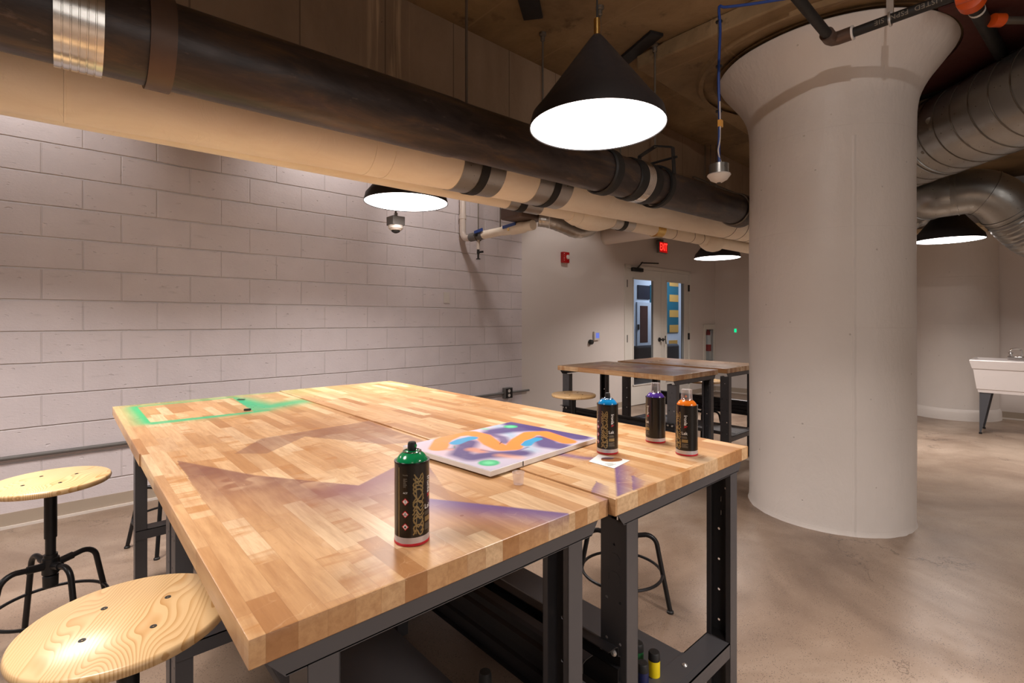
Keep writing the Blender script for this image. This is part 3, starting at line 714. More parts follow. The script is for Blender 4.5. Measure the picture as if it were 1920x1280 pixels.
# cream insulated pipe
RC = .14
yc = 2.26
def cream_bottom(x):     # the height profile follows a slight fall towards the left
    return 2.107+.031*x
pc_ = empty('insulated_pipe', (1.5, yc, 2.15), 0, 'large cream canvas wrapped pipe running beside the black drain pipe', 'pipe')
pipe_part('jacket', cream_bottom, yc, [(-3.2, RC), (9.0, RC)], 'cream', pc_)
for x in (.0, 1.08, 1.18, 4.9, 5.15, 5.4):
    pipe_part('jacket_seam', cream_bottom, yc, [(x, RC), (x+.001, RC+.0025), (x+.006, RC+.0025), (x+.007, RC)], 'cream' if x < 4 else 'strap', pc_, caps=False)
def saddle(zf, Y, R, x0, x1, s0, s1, par, rod=True):
    sd = pipe_part('pipe_saddle', zf, Y, [(x0, R), (x0, R+.004), (x1, R+.004), (x1, R)], 'saddle', par, caps=False)
    h = MB(); rs = []
    for x, r in [(s0, R+.003), (s0, R+.009), (s1, R+.009), (s1, R+.003)]:
        c = Vector((x, Y, zf(x))); rs.append([c+Vector((0, math.cos(2*PI*j/48)*r, math.sin(2*PI*j/48)*r)) for j in range(48)])
    h.rings(rs, False)
    o = h.build('strap', 'blackrubber', sd, loc=None); o.data.transform(Matrix.Translation(-world_loc(par)))
    if rod:
        xm = (s0+s1)/2; MB().cyl((xm, Y, zf(xm)+R), (xm, Y, ZC), .0065, 10).build('hanger_rod', 'rod', par, world=True)
        MB().axis((xm, Y, ZC-.055), (0, 0, 1), [(0, .009), (.005, .015), (.03, .015), (.032, .011), (.04, .024), (.055, .024)], 12).build('rod_anchor', 'rod', par, world=True)
saddle(cream_bottom, yc, RC, 1.58, 1.876, 1.70, 1.757, pc_, False)
saddle(cream_bottom, yc, RC, 2.153, 2.459, 2.285, 2.341, pc_)
# smaller insulated pipe
Y2 = 2.60; R2 = .062
z2 = lambda x: 2.087+.0117*x
YP = Y2-.16
p2 = empty('insulated_pipe', (1.5, YP+.2, 2.13), 0, 'smaller cream insulated pipe peeking out below the large wrapped pipe', 'pipe')
Y2 = 2.52
pipe_part('jacket', z2, Y2, [(-3.2, R2), (2.95, R2)], 'cream', p2)
pipe_part('jacket', z2, Y2, [(3.3, R2), (8.5, R2)], 'cream', p2)
pipe_part('fitting_cover', lambda x: z2(x)-.012, Y2, [(2.86, R2), (2.90, R2+.012), (2.94, R2+.022), (2.96, R2+.014), (3.0, R2+.03), (3.06, R2+.038), (3.14, R2+.04), (3.22, R2+.034), (3.3, R2+.016), (3.36, R2)], 'cream', p2)
pipe_part('elbow_cover', lambda x: z2(x)-.02, Y2, [(5.0, R2), (5.06, R2+.02), (5.14, R2+.035), (5.22, R2+.035), (5.3, R2+.02), (5.34, R2)], 'cream', p2)
for x in (4.35, 4.7, 4.9): pipe_part('jacket_seam', z2, Y2, [(x, R2), (x+.001, R2+.002), (x+.005, R2+.002), (x+.006, R2)], 'strap', p2, caps=False)
saddle(z2, Y2, R2, 2.22, 2.53, 2.31, 2.372, p2, False)
saddle(z2, Y2, R2, 3.39, 3.67, 3.50, 3.55, p2, True)
pipe_part('brass_fitting', z2, Y2, [(4.03, R2), (4.04, R2+.008), (4.15, R2+.008), (4.16, R2)], 'brass', p2, caps=False)
# branch pipe that drops down the block wall and comes out to the others
BX = 3.19; BZ = 2.166; BR = .042
br = empty('branch_pipe', (BX, 4.3, BZ), 0, 'white pipe dropping down the block wall and turning out with blue valves', 'pipe')
yv = WY-.07
path = [(BX, yv, ZC), (BX, yv, 2.3)]+[(BX, yv-.08+.08*math.cos(a), 2.25-.0-.08*math.sin(a)+.0) for a in [i*PI/12 for i in range(7)]]
mb = MB(); mb.tube([(BX, yv, ZC), (BX, yv, BZ+.09)]+[(BX, yv-.085+.085*math.cos(a), BZ+.085-.085*math.sin(a)) for a in [i*PI/14 for i in range(1, 7)]]+[(BX, yv-.09, BZ), (BX, yv-.15, BZ)], .034, 20)
mb.build('drop_pipe', 'pvc', br, world=True)
MB().axis((BX, yv, 2.38), (0, 0, 1), [(0, .034), (.002, .039), (.05, .039), (.052, .034)], 20, False).build('pipe_joint', 'pvc', br, world=True)
MB().axis((BX, yv-.14, BZ), (0, -1, 0), [(0, .036), (.005, .044), (.22, .044), (.225, .04)], 24).build('grey_sleeve', 'greycoup', br, world=True)
MB().axis((BX, yv-.36, BZ), (0, -1, 0), [(0, BR), (.3, BR), (.31, BR+.006), (.42, BR+.006), (.43, BR+.014), (.6, BR+.014), (.62, BR+.005), (.72, BR+.005)], 24).build('insulated_run', 'cream', br, world=True)
vv = MB(); vv.cyl((BX, yv-.27, BZ), (BX, yv-.27, BZ-.14), .018, 12); vv.build('drain_stub', 'pvc', br, world=True)
vv = MB(); vv.axis((BX, yv-.27, BZ-.14), (0, 0, -1), [(0, .014), (.04, .016), (.05, .01), (.09, .01), (.095, .024), (.1, .024)], 14); vv.obox((BX-.01, yv-.27, BZ-.17), (BX+.05, yv-.29, BZ-.16), .014, .02); vv.build('drain_tap', 'blackrubber', br, world=True)
MB().obox((BX-.05, yv-.27, BZ+.03), (BX-.05, yv-.40, BZ+.045), .012, .03).build('valve_lever', 'blue', br, world=True)
MB().cyl((BX-.02, yv-.3, BZ+.0), (BX-.075, yv-.3, BZ+.0), .014, 12).build('valve_stem', 'blackrubber', br, world=True)
MB().obox((BX-.055, yv-.72, BZ+.02), (BX-.055, yv-.9, BZ+.03), .01, .028).build('valve_lever', 'blue', br, world=True)
MB().cyl((BX-.04, yv-.8, BZ-.01), (BX-.058, yv-.8, BZ-.01), .014, 12).build('brass_tag', 'brass', br, world=True)
MB().torus((BX, yv-.27, BZ), .052, .006, 32, 8, Matrix.Rotation(PI/2, 4, 'X')).build('hanger_ring', 'rod', br, world=True)
for yy in (yv-.27, yv-.62): MB().cyl((BX, yy, BZ+.04), (BX, yy, ZC), .0055, 10).build('hanger_rod', 'rod', br, world=True)
# dark metal bracket box behind the pipes
p = at_y(977, 402, 3.3)
o = MB().box(p.x-.12, p.x+.22, 3.18, 3.46, p.z-.045, p.z+.07).build('pipe_sleeve_box', 'strap', None, bevel=.02, loc=p); tag(o, 'dark brown boxed sleeve tucked behind the wrapped pipes near the block wall', 'duct box')
MB().cyl((0, 0, .06), (0, 0, ZC-p.z), .006, 8).build('hanger_rod', 'rod', o)
# corrugated grey duct that dips between the pipes
fx = empty('corrugated_duct', (3.4, 3.1, 2.15), 0, 'small grey corrugated duct dipping below the wrapped pipes near the wall', 'duct')
pts = smooth_path([(BX, 3.60, BZ), at_t(1010, 412, 4.45), at_t(1030, 415, 4.45), at_t(1055, 424, 4.5), at_t(1080, 434, 4.6), at_t(1103, 431, 4.7), at_t(1118, 419, 4.75), at_t(1126, 404, 4.8)][1:], 12)
rr = [.060+(.0022 if i % 4 == 0 else 0) for i in range(len(pts))]
MB().tube(pts, rr, 24).build('flexible_hose', 'saddle', fx, world=True)
c = at_t(1030, 413, 4.45)
MB().torus(c, .066, .007, 32, 8, Matrix.Rotation(PI/2, 4, 'Y') @ Matrix.Rotation(.8, 4, 'X')).build('hanger_ring', 'bolt', fx, world=True)
MB().cyl(c+Vector((0, 0, .064)), (c.x, c.y, ZC), .006, 10).build('hanger_rod', 'rod', fx, world=True)
# fat white pipe through the drywall
q = wp(1137, 443)
fp = MB().axis((0, .05, 0), (0, -1, 0), [(0, .118), (1.55, .118), (1.56, .1)], 40).build('wall_pipe', 'pvc', None, loc=None); fp.location = (q.x, q.y, q.z)
tag(fp, 'fat white painted pipe coming out of the wall above the doors', 'pipe')
pg = MB().axis((0, 0.0, 0), (0, -1, 0), [(0, .13), (.015, .13), (.02, .119)], 40, False).build('wall_collar', 'pvc', fp)
MB().cyl((0, -1.2, .1), (0, -1.2, ZC-q.z), .006, 8).build('hanger_rod', 'rod', fp)

# ---- ducts on the right, camera-forward direction = diagonal of the room
fwd = Vector((SA, CA, 0)); rgt = Vector((CA, -SA, 0)); up = Vector((0, 0, 1))
def cam(x, h, z): return rgt*x+fwd*z+up*(CZ+h)
dd = (fwd+rgt*.05).normalized()
DRr = .30
def duct_pt(z): return cam(3.12+.05*z, 1.415, z)
sd = empty('spiral_duct', duct_pt(3.5), 0, 'big galvanised spiral duct rising to the upper right behind the column', 'duct')
n = 26; z0 = 2.0; z1 = 5.0
mb = MB(); L = (duct_pt(z1)-duct_pt(z0)).length
MB().axis(duct_pt(z0), duct_pt(z1)-duct_pt(z0), [(0, DRr), (L, DRr)], 72).build('barrel', 'galv', sd, world=True)
# spiral seam: one thin raised rib wound round the barrel
u, w, d = basis(duct_pt(z1)-duct_pt(z0)); pts = []
pitch = .145; turns = L/pitch
for i in range(int(turns*36)):
    a = 2*PI*i/36; pts.append(duct_pt(z0)+d*(pitch*i/36)+(u*math.cos(a)+w*math.sin(a))*(DRr+.001))
MB().tube(pts, .0045, 5).build('spiral_seam', 'rod', sd, world=True)  # dark metal paints the seam's shadow line onto the rib
for zz in (3.75, 3.79): MB().axis(duct_pt(zz), dd, [(0, DRr), (.002, DRr+.006), (.012, DRr+.006), (.014, DRr)], 64, False).build('joint_ring', 'galv', sd, world=True)
for zz in (2.4, 4.7):
    c = duct_pt(zz); MB().cyl(c+up*(DRr-.005), (c.x, c.y, ZC), .006, 8).build('hanger_rod', 'rod', sd, world=True)
for (pxx, pyy, s_) in ((1743, 226, .024), (1748, 240, .02), (1731, 285, .014)):   # dabs of sealant
    a_, b_, c_ = ray(pxx, pyy); D = Vector((a_, b_, c_)); best = None
    for k in range(400):
        P = Vector((0, 0, CZ))+D*(2+.01*k); r_ = (P-duct_pt(z0)); r_ = r_-d*r_.dot(d)
        if r_.length < DRr: best = P; break
    if best: MB().axis(best-D.normalized()*.012, D, [(0, s_*.3), (.004, s_), (.016, s_*.9)], 14).build('sealant_dab', 'lab_grey', sd, world=True)
# smaller duct: smooth gored elbow, then flexible tail dropping to the right
ed = empty('elbow_duct', at_t(1840, 370, 4.6), 0, 'smaller shiny duct elbow ending in a ribbed flexible tail above the far lamp', 'duct')
ctr = [at_t(1690, 388, 5.1), at_t(1742, 372, 4.5), at_t(1785, 364, 4.35), at_t(1828, 359, 4.25), at_t(1864, 370, 4.2), at_t(1893, 396, 4.2)]
sm = smooth_path(ctr, 8)
MB().tube(sm, .188, 40).build('gored_elbow', 'galv', ed, world=True)
for i in (8, 18, 28, 38):
    dvv = (sm[i+1]-sm[i-1]).normalized()
    MB().axis(sm[i]-dvv*.006, dvv, [(0, .188), (.001, .194), (.009, .194), (.01, .188)], 48, False).build('gore_seam', 'galv', ed, world=True)
tail = smooth_path([ctr[-1], at_t(1920, 424, 4.2), at_t(1955, 446, 4.2), at_t(2010, 455, 4.25), at_t(2080, 455, 4.3)], 26)
MB().tube(tail, [.185+.005*math.sin(i*1.3) for i in range(len(tail))], 40).build('flexible_tail', 'galv', ed, world=True)
c = sm[20]; MB().cyl(c+up*.2, (c.x, c.y, ZC), .006, 8).build('hanger_rod', 'rod', ed, world=True)
pts = smooth_path([at_t(1660, 330, 5.5), at_t(1722, 362, 5.4), at_t(1738, 380, 5.35), at_t(1725, 400, 5.35), at_t(1680, 420, 5.4)], 16)
fd = MB().tube(pts, [.13+.006*math.sin(i*1.4) for i in range(len(pts))], 28).build('flexible_duct', 'galv', None, loc=pts[20]); tag(fd, 'ribbed flexible duct end showing just right of the big column', 'duct')
MB().cyl((0, 0, .12), (0, 0, ZC-pts[20].z), .006, 8).build('hanger_rod', 'rod', fd)
# soffit ledge and cable bundle up by the far wall
a = at_x(1700, 415, 8.6); 
struct('trim_6', MB().box(8.2, 9.2, -1.6, 2.4, 2.42, 2.47), 'ledge')
# dark service pipe bundle between duct and ceiling
for k_, (pa, pb_, r_, lab) in enumerate((((1700, 190, 3.55), (1850, 143, 3.55), .03, 'black service pipe passing behind the top of the spiral duct'),
                           ((1690, 212, 3.75), (1850, 168, 3.75), .022, 'thin dark conduit just below the black service pipe by the duct'))):
    A_, B_ = at_z(pa[0], pa[1], 3.10), at_z(pb_[0], pb_[1], 3.10)
    o = MB().cyl(A_, B_, r_, 16).build('service_pipe', 'blackrubber', None, loc=(A_+B_)/2); tag(o, lab, 'pipe')
# conduits between black pipe end and column
for k_, (y0, y1, r_, m_, lab) in enumerate(((328, 322, .012, 'rod', 'topmost thin conduit between the ceiling sensor and the column'), (338, 333, .016, 'pvc', 'pale conduit under the topmost thin conduit beside the column'), (350, 347, .012, 'blackrubber', 'black conduit lowest of the three beside the column'))):
    A_, B_ = at_t(1270, y0-26, 5.2), at_t(1470, y1+20, 7.0)
    YC_ = 2.535-.036*k_; A_ = at_y(1300, y0+4, YC_); B_ = at_y(1480, y1+14, YC_)
    B_.z = A_.z
    
    o = MB().cyl(A_, (A_.x+3.2, A_.y, A_.z), r_, 12).build('conduit', m_, None, loc=A_); tag(o, lab, 'conduit')
    MB().cyl((.25+.12*k_, 0, r_), (.25+.12*k_, 0, ZC-A_.z), .004, 8).build('hanger_rod', 'rod', o)

# ---- sprinkler line
EL = Vector((3.03, .815, 2.78)); SR = .024
sp = empty('sprinkler_pipe', EL, 0, 'black sprinkler pipe turning a corner in front of the column top', 'pipe')
MB().cyl(EL, EL+Vector((-5, 0, 0)), SR, 20).build('pipe_run', 'blackrubber', sp, world=True)
MB().cyl(EL, EL+Vector((0, -.97, 0)), SR, 20).build('pipe_run', 'blackrubber', sp, world=True)
mb = MB(); mb.tube([EL+Vector((-.09, 0, 0)), EL+Vector((-.03, 0, 0)), EL+Vector((-.008, -.008, 0)), EL+Vector((0, -.03, 0)), EL+Vector((0, -.09, 0))], .034, 20)
mb.build('elbow_fitting', 'strap', sp, world=True)
MB().axis(EL+Vector((0, -.09, 0)), (0, -1, 0), [(0, .034), (0, .036), (.008, .036), (.008, .03)], 20).build('seal_ring', 'lab_white', sp, world=True)
mb = MB(); hx = EL+Vector((0, -.25, 0)); mb.torus(hx, .03, .006, 24, 6, Matrix.Rotation(PI/2, 4, 'X')); mb.box(hx.x-.008, hx.x+.008, hx.y-.014, hx.y+.014, hx.z+.02, hx.z+.10); mb.build('pipe_hanger', 'bolt', sp, world=True)
MB().cyl(hx+up*.1, (hx.x, hx.y, 3.03), .0055, 10).build('hanger_rod', 'rod', sp, world=True)
cpY = at_x(1790, 0, EL.x).y
MB().axis((EL.x, cpY, EL.z), (0, -1, 0), [(0, .03), (.004, .046), (.07, .046), (.074, .03)], 20).build('grooved_coupling', 'orange', sp, world=True)
v, f = text_mesh('LISTED  FSPN  SIE', .040, 1.0, 1.1); v, f = slice_y(v, f, .0025)        # stencilled along the pipe, reads upside down from the room
ya, yb = at_x(1642, 40, EL.x).y, at_x(1768, 5, EL.x).y
xm = [q[0] for q in v]; kx = abs(yb-ya)/(max(xm)-min(xm))
def wrapx(x, z, r=SR+.0006):
    a = (z-.004)/r; return (EL.x-r*math.cos(a), (ya+yb)/2+x*kx, EL.z+r*math.sin(a))
MB().add([wrapx(x, -y*.8) for x, y in v], f).build('stencil_lettering', 'lab_grey', sp, world=True, smooth=None)
A_ = at_z(1822, 2, 2.965); B_ = at_z(1878, 104, 2.972)
s2 = empty('sprinkler_pipe', A_, 0, 'black pipe with orange couplings sloping behind the spiral duct at upper right', 'pipe')
MB().cyl(A_, B_, .034, 20).build('pipe_run', 'blackrubber', s2, world=True)
dz_ = (B_-A_).normalized()
MB().axis(A_-dz_*.05, dz_, [(0, .04), (.004, .058), (.07, .058), (.074, .04)], 20).build('grooved_coupling', 'orange', s2, world=True)
MB().axis(A_+dz_*.12, dz_, [(0, .0355), (.02, .0355)], 20).build('seal_ring', 'lab_white', s2, world=True)
c = at_z(1870, 38, 2.95)
cp = MB().axis((0, 0, 0), rgt, [(-.03, .02), (-.028, .034), (.028, .034), (.03, .02)], 18).build('grooved_coupling', 'orange', None); cp.location = c; tag(cp, 'small orange coupling beside the sloping black sprinkler pipe', 'coupling')
MB().cyl((0, 0, 0), tuple(rgt*.3), .02, 14).build('pipe_run', 'rod', cp)

# ---- hanging sensors
def sensor(x, y, z, label, square, blue):
    root = empty('ceiling_sensor', (x, y, z), 0, label, 'sensor')
    if square:
        MB().box(-.05, .05, -.05, .05, 0.02, .085).build('junction_box', 'greycoup', root, bevel=.003)
        MB().axis((0, 0, .02), (0, 0, -1), [(0, .055), (.02, .055), (.035, .04), (.036, .034)], 32).build('sensor_head', 'white_pl', root)
        MB().axis((0, 0, -.016), (0, 0, -1), [(0, .033), (.012, .028), (.02, .01)], 24).build('lens', 'blackrubber', root)
        MB().cyl((0, 0, .085), (0, 0, ZC-z), .007, 12).build('conduit_stem', 'rod', root)
        MB().axis((0, 0, .085), (0, 0, 1), [(0, .014), (.03, .014)], 10).build('locknut', 'bolt', root)
    else:
        MB().axis((0, 0, .0), (0, 0, 1), [(0, .051), (.055, .051)], 32).build('junction_box', 'galv', root)
        MB().axis((0, 0, 0), (0, 0, -1), [(0, .06), (.006, .062), (.03, .045), (.045, .018), (.046, .01)], 36).build('sensor_head', 'white_pl', root)
        MB().axis((0, 0, -.043), (0, 0, -1), [(0, .012), (.006, .01)], 16).build('lens', 'blackrubber', root)
        MB().cyl((0, 0, .055), (0, 0, 3.045-z), .0065, 12).build('conduit_stem', 'galv', root)
        pts = smooth_path([(-.012, -.008, .06), (-.014, -.006, .14), (-.008, -.008, .3), (-.013, -.004, .55), (-.006, -.01, .8), (-.01, -.006, 3.03-z), (.02, -.03, 3.035-z), (.1, -.14, 3.035-z), (.2, -.3, 3.035-z)], 6)
        MB().tube(pts, .0075, 8).build('data_cable', 'blue', root)
        pts = smooth_path([(.008, -.012, .06), (-.03, -.01, .12), (-.012, -.012, .2), (-.014, -.012, .4)], 6)
        MB().tube(pts, .0035, 8).build('white_wire', 'white_pl', root)
        MB().box(-.014, .012, -.018, .0, .265, .30).build('paper_tag', 'p_tag', root) if False else MB().box(-.016, .013, -.018, .0, .262, .30).build('paper_tag', 'yellow', root)
        for zz in (.35, .6, .85): MB().axis((0, 0, zz), (0, 0, 1), [(0, .018), (.006, .018)], 10).build('cable_tie', 'blackrubber', root)
    return root
p = at_t(1348, 327, 2.77); sensor(p.x, p.y, p.z, 'round white sensor hanging on blue cable left of the column', False, True)
p = at_t(742, 428, 3.7); sensor(p.x, p.y, p.z, 'grey boxed sensor with black lens hanging behind the lamp near the wall', True, False)
# ---- flat steel plates on the ceiling
for (pa, pb_, w_, lab) in (((1165, 118), (1232, 62), .1, 'dark flat steel bar fixed diagonally to the ceiling above the near lamp'), ((985, -25), (1000, 34), .12, 'dark square plate on the ceiling near the top edge of the photo')):
    A_, B_ = at_z(*pa, ZC-.012), at_z(*pb_, ZC-.012)
    o = MB().obox(A_, B_, w_, .02).build('steel_plate', 'dark_metal', None, loc=(A_+B_)/2, bevel=.002); tag(o, lab, 'plate')

# ================================================================== LAMPS
LZ = 2.072; LR = .275
def make_lamp():
    root = empty('cone_pendant_lamp', (0, 0, 0))
    pr = []
    prof = [(0, LR), (.05, LR-.012), (.10, LR-.053), (.36, .030), (.374, .018), (.378, .010)]
    mb = MB(); mb.axis((0, 0, 0), (0, 0, 1), [(0.0, LR-.004)]+prof, 72, False)
    mb.axis((0, 0, 0), (0, 0, 1), [(0.0, LR-.004), (.05, LR-.018), (.10, LR-.060), (.35, .026)], 72, False)
    sh = mb.build('lamp_shade', 'shade', root, smooth=30)
    MB().axis((0, 0, .004), (0, 0, 1), [(0, LR-.006), (.003, LR-.006)], 64).build('diffuser', 'disc', root, smooth=None)
    MB().axis((0, 0, .372), (0, 0, 1), [(0, .011), (.002, .013), (.07, .013), (.072, .008)], 20).build('brass_stem', 'brass', root)
    MB().cyl((0, 0, .44), (0, 0, ZC-LZ), .0035, 8).build('cord', 'blackrubber', root)
    MB().axis((0, 0, ZC-LZ-.025), (0, 0, 1), [(0, .055), (.004, .06), (.025, .06)], 24).build('ceiling_rose', 'shade', root)
    return root
def lamp_pos(px, py):
    q = at_z(px, py, LZ); return (q.x, q.y, LZ)
lamps = [((1.622, 1.268, LZ), 'large black cone pendant lamp nearest the camera, above the front workbenches'),
         (lamp_pos(762, 380.5), 'black cone pendant lamp partly hidden by the wrapped pipe, near the block wall'),
         (lamp_pos(1344.5, 484), 'small distant black cone pendant lamp left of the column, near the doors'),
         ((6.42, .735, LZ), 'black cone pendant lamp right of the big column, below the duct elbow')]
lamps[0] = (lamp_pos(1119.5, 240), lamps[0][1])
l0 = make_lamp()
for i, (loc, lab) in enumerate(lamps):
    o = l0 if i == 0 else copy_tree(l0)
    o.location = loc; tag(o, lab, 'pendant lamp', 'black cone pendant lamps')

# ================================================================== WORKBENCHES
H0 = CZ-.4168; TH = .041
def seg_dist(P, a, b):
    a = np.array(a); b = np.array(b); d = b-a; t = np.clip(((P-a)@d)/(d@d), 0, 1)
    return np.linalg.norm(P-(a+t[:, None]*d), axis=1)
def pl_dist(P, pts):
    return np.min([seg_dist(P, pts[i], pts[i+1]) for i in range(len(pts)-1)], axis=0)
def inside(P, poly):
    x, y = P[:, 0], P[:, 1]; c = np.zeros(len(P), bool); n = len(poly)
    for i in range(n):
        x1, y1 = poly[i]; x2, y2 = poly[(i+1) % n]
        c ^= ((y1 > y) != (y2 > y)) & (x < (x2-x1)*(y-y1)/((y2-y1) if y2 != y1 else 1e-9)+x1)
    return c
def vnoise(P, s, seed=0):
    rng = np.random.RandomState(seed); g = rng.rand(128, 128)
    q = P*s+50; i = np.floor(q).astype(int); f = q-i; f = f*f*(3-2*f); i %= 127
    a = g[i[:, 0], i[:, 1]]; b = g[i[:, 0]+1, i[:, 1]]; c = g[i[:, 0], i[:, 1]+1]; d = g[i[:, 0]+1, i[:, 1]+1]
    return a*(1-f[:, 0])*(1-f[:, 1])+b*f[:, 0]*(1-f[:, 1])+c*(1-f[:, 0])*f[:, 1]+d*f[:, 0]*f[:, 1]
def T(px, py, z=None):
    q = at_z(px, py, z or H0); return (q.x, q.y)
class Paint:
    def __init__(s, P, base=None):
        s.P = P; s.c = np.zeros((len(P), 3)) if base is None else np.tile(np.array(base, float), (len(P), 1)); s.a = np.zeros(len(P))
    def over(s, col, al):
        al = np.clip(al, 0, 1); col = np.array(col)
        na = s.a+al*(1-s.a); w = np.where(na > 1e-6, al/np.maximum(na, 1e-6), 0)
        s.c = s.c*(1-w[:, None])+col*w[:, None]; s.a = na
    def paint(s, col, al):
        al = np.clip(al, 0, 1)[:, None]; s.c = s.c*(1-al)+np.array(col)*al
PUR = srgb(98, 70, 128); BRN = srgb(116, 72, 66); GRN = srgb(52, 170, 110); TEAL = srgb(26, 166, 118)
def stains_left(P):
    k = Paint(P); n1 = vnoise(P, 14, 1)*.5+vnoise(P, 40, 2)*.3+.2
    up1 = [T(*q) for q in ((330, 862), (480, 890), (672, 909), (745, 872), (800, 868))]
    lo1 = [T(*q) for q in ((800, 868), (850, 938), (1066, 961), (1000, 1010), (860, 1090), (640, 1160), (430, 1010))]
    poly = up1+lo1
    ins = inside(P, poly); d = pl_dist(P, up1)
    k.over(BRN, ins*np.clip(d/.006, 0, 1)*np.exp(-(d/.2)**2)*.85*(.6+.5*n1))
    d2 = pl_dist(P, [T(672, 909), T(745, 872), T(800, 868)]); k.over(srgb(132, 84, 96), ins*np.clip(d/.006, 0, 1)*np.exp(-(d2/.1)**2)*.75)
    up2 = [T(770, 930), T(850, 938), T(1066, 961)]
    poly2 = up2+[T(1066, 964), T(1010, 1020), T(900, 1050), T(760, 1040)]
    d3 = pl_dist(P, up2); k.over(PUR, inside(P, poly2)*np.clip(d3/.006, 0, 1)*np.exp(-(d3/.075)**2)*.95)
    # brown cast behind, up against the seam
    pb2 = [T(490, 822), T(690, 789), T(800, 828), T(722, 833), T(572, 818), T(500, 850), T(440, 850)]
    dd2 = pl_dist(P, [T(490, 822), T(690, 789), T(800, 828)])
    k.over(BRN, inside(P, pb2)*(.38+.25*n1))
    # old knife scribbles and lighter rubbed patches
    for c, r, s in (((590, 900), .05, 3), ((455, 905), .05, 4), ((910, 1030), .025, 5), ((660, 1070), .03, 6), ((755, 820), .03, 8), ((840, 1075), .02, 9), ((600, 1010), .03, 11)):
        q = np.array(T(*c)); dl_ = np.linalg.norm((P-q)*[1, .7], axis=1); nn = vnoise(P, 35, s)
        k.over(srgb(222, 190, 152), np.clip((nn-.45)*6, 0, 1)*np.exp(-(dl_/r)**2)*.45)
    for path in () if True else (((415, 878), (424, 890), (447, 905), (470, 912), (480, 900)), ((360, 918), (400, 905), (440, 900), (452, 916)), ((445, 868), (452, 880), (446, 895)), ((660, 915), (690, 905), (735, 925)), ((560, 935), (600, 925), (610, 945))):
        k.over(srgb(236, 208, 170), (pl_dist(P, [T(*q) for q in path]) < .0018)*.55)
    k.over(PUR, np.exp(-(pl_dist(P, [T(1128, 930), T(1137, 936)])/.02)**2)*.45)
    return k
def stains_left_far(P):
    k = Paint(P)
    r1 = [T(257, 762.5), T(436, 745), T(476, 770.5), T(282, 790.6)]
    ins = inside(P, r1); d = pl_dist(P, r1+[r1[0]])
    g = np.exp(-(d/.05)**1.3)*.85
    dl = pl_dist(P, [r1[0], r1[3]]); g = np.maximum(g, np.exp(-(dl/.055)**1.6)*.97)
    dt = pl_dist(P, [T(240, 758), T(500, 735)]); g = np.maximum(g, np.exp(-(dt/.06)**2)*.5)
    k.over(GRN, np.where(ins, .12, 1)*np.clip(g*1.1, 0, 1))
    q = pl_dist(P, [T(440, 750), T(500, 762), T(560, 752)])
    k.over(TEAL, np.where(ins, 0, 1)*np.exp(-(q/.085)**2)*.97)
    q = pl_dist(P, [T(290, 793), T(500, 768)]); k.over(TEAL, np.where(ins, .15, 1)*np.exp(-(q/.022)**2)*.85)
    e = np.linalg.norm((P-np.array(T(600, 745)))*[1, .8], axis=1); k.over(srgb(170, 180, 110), np.exp(-(e/.25)**2)*.3)
    k.over(BRN, .22*vnoise(P, 5, 3)*np.exp(-np.abs(P[:, 1]-1.935)/.25))
    return k
def stains_right(P):
    k = Paint(P)
    a = T(1150, 868); b = T(1154, 934); d = pl_dist(P, [a, b])
    poly = [a, T(1195, 880), T(1240, 905), b]
    k.over(PUR, inside(P, poly)*np.clip(d/.006, 0, 1)*np.exp(-(d/.04)**1.5)*.95)
    a = T(1184, 893); b = T(1186, 922); k.over(PUR, inside(P, [a, T(1210, 905), T(1205, 915), b])*np.exp(-(pl_dist(P, [a, b])/.025)**1.5)*.7)
    st_ = pl_dist(P, [T(1030, 850), T(1095, 861), T(1160, 865)]); k.over(PUR, np.exp(-(st_/.018)**2)*.75)
    a = T(1118, 905); b = T(1100, 938); k.over(PUR, inside(P, [a, T(1142, 915), T(1142, 945), b])*np.exp(-(pl_dist(P, [a, b])/.03)**1.5)*.7)
    for c in ((1215, 842), (1250, 850), (1225, 845), (1160, 855)):
        k.over(srgb(170, 60, 40), np.exp(-(np.linalg.norm(P-np.array(T(*c)), axis=1)/.006)**2)*.6)
    return k
def stains_right_far(P):
    k = Paint(P); e = np.linalg.norm((P-np.array(T(655, 719.5)))*[1, 1.6], axis=1); k.over(PUR, np.exp(-(e/.07)**2)*.9)
    e = np.linalg.norm((P-np.array(T(560, 733)))*[1, .8], axis=1); k.over(srgb(150, 185, 110), np.exp(-(e/.2)**2)*.4)
    return k
def stains_mid(P):
    k = Paint(P); n = vnoise(P, 4, 5)*.6+vnoise(P, 11, 6)*.4
    k.over(srgb(150, 78, 52), np.clip((n-.36)*2.6, 0, .62)); k.over(srgb(216, 198, 198), np.clip((vnoise(P, 5, 9)-.72)*5, 0, .6))
    k.over(srgb(150, 130, 96), np.clip((vnoise(P, 3, 12)-.6)*3, 0, .5)); return k
def stains_back(P):
    k = Paint(P); k.over(srgb(160, 116, 80), .2+.2*vnoise(P, 4, 15)); return k

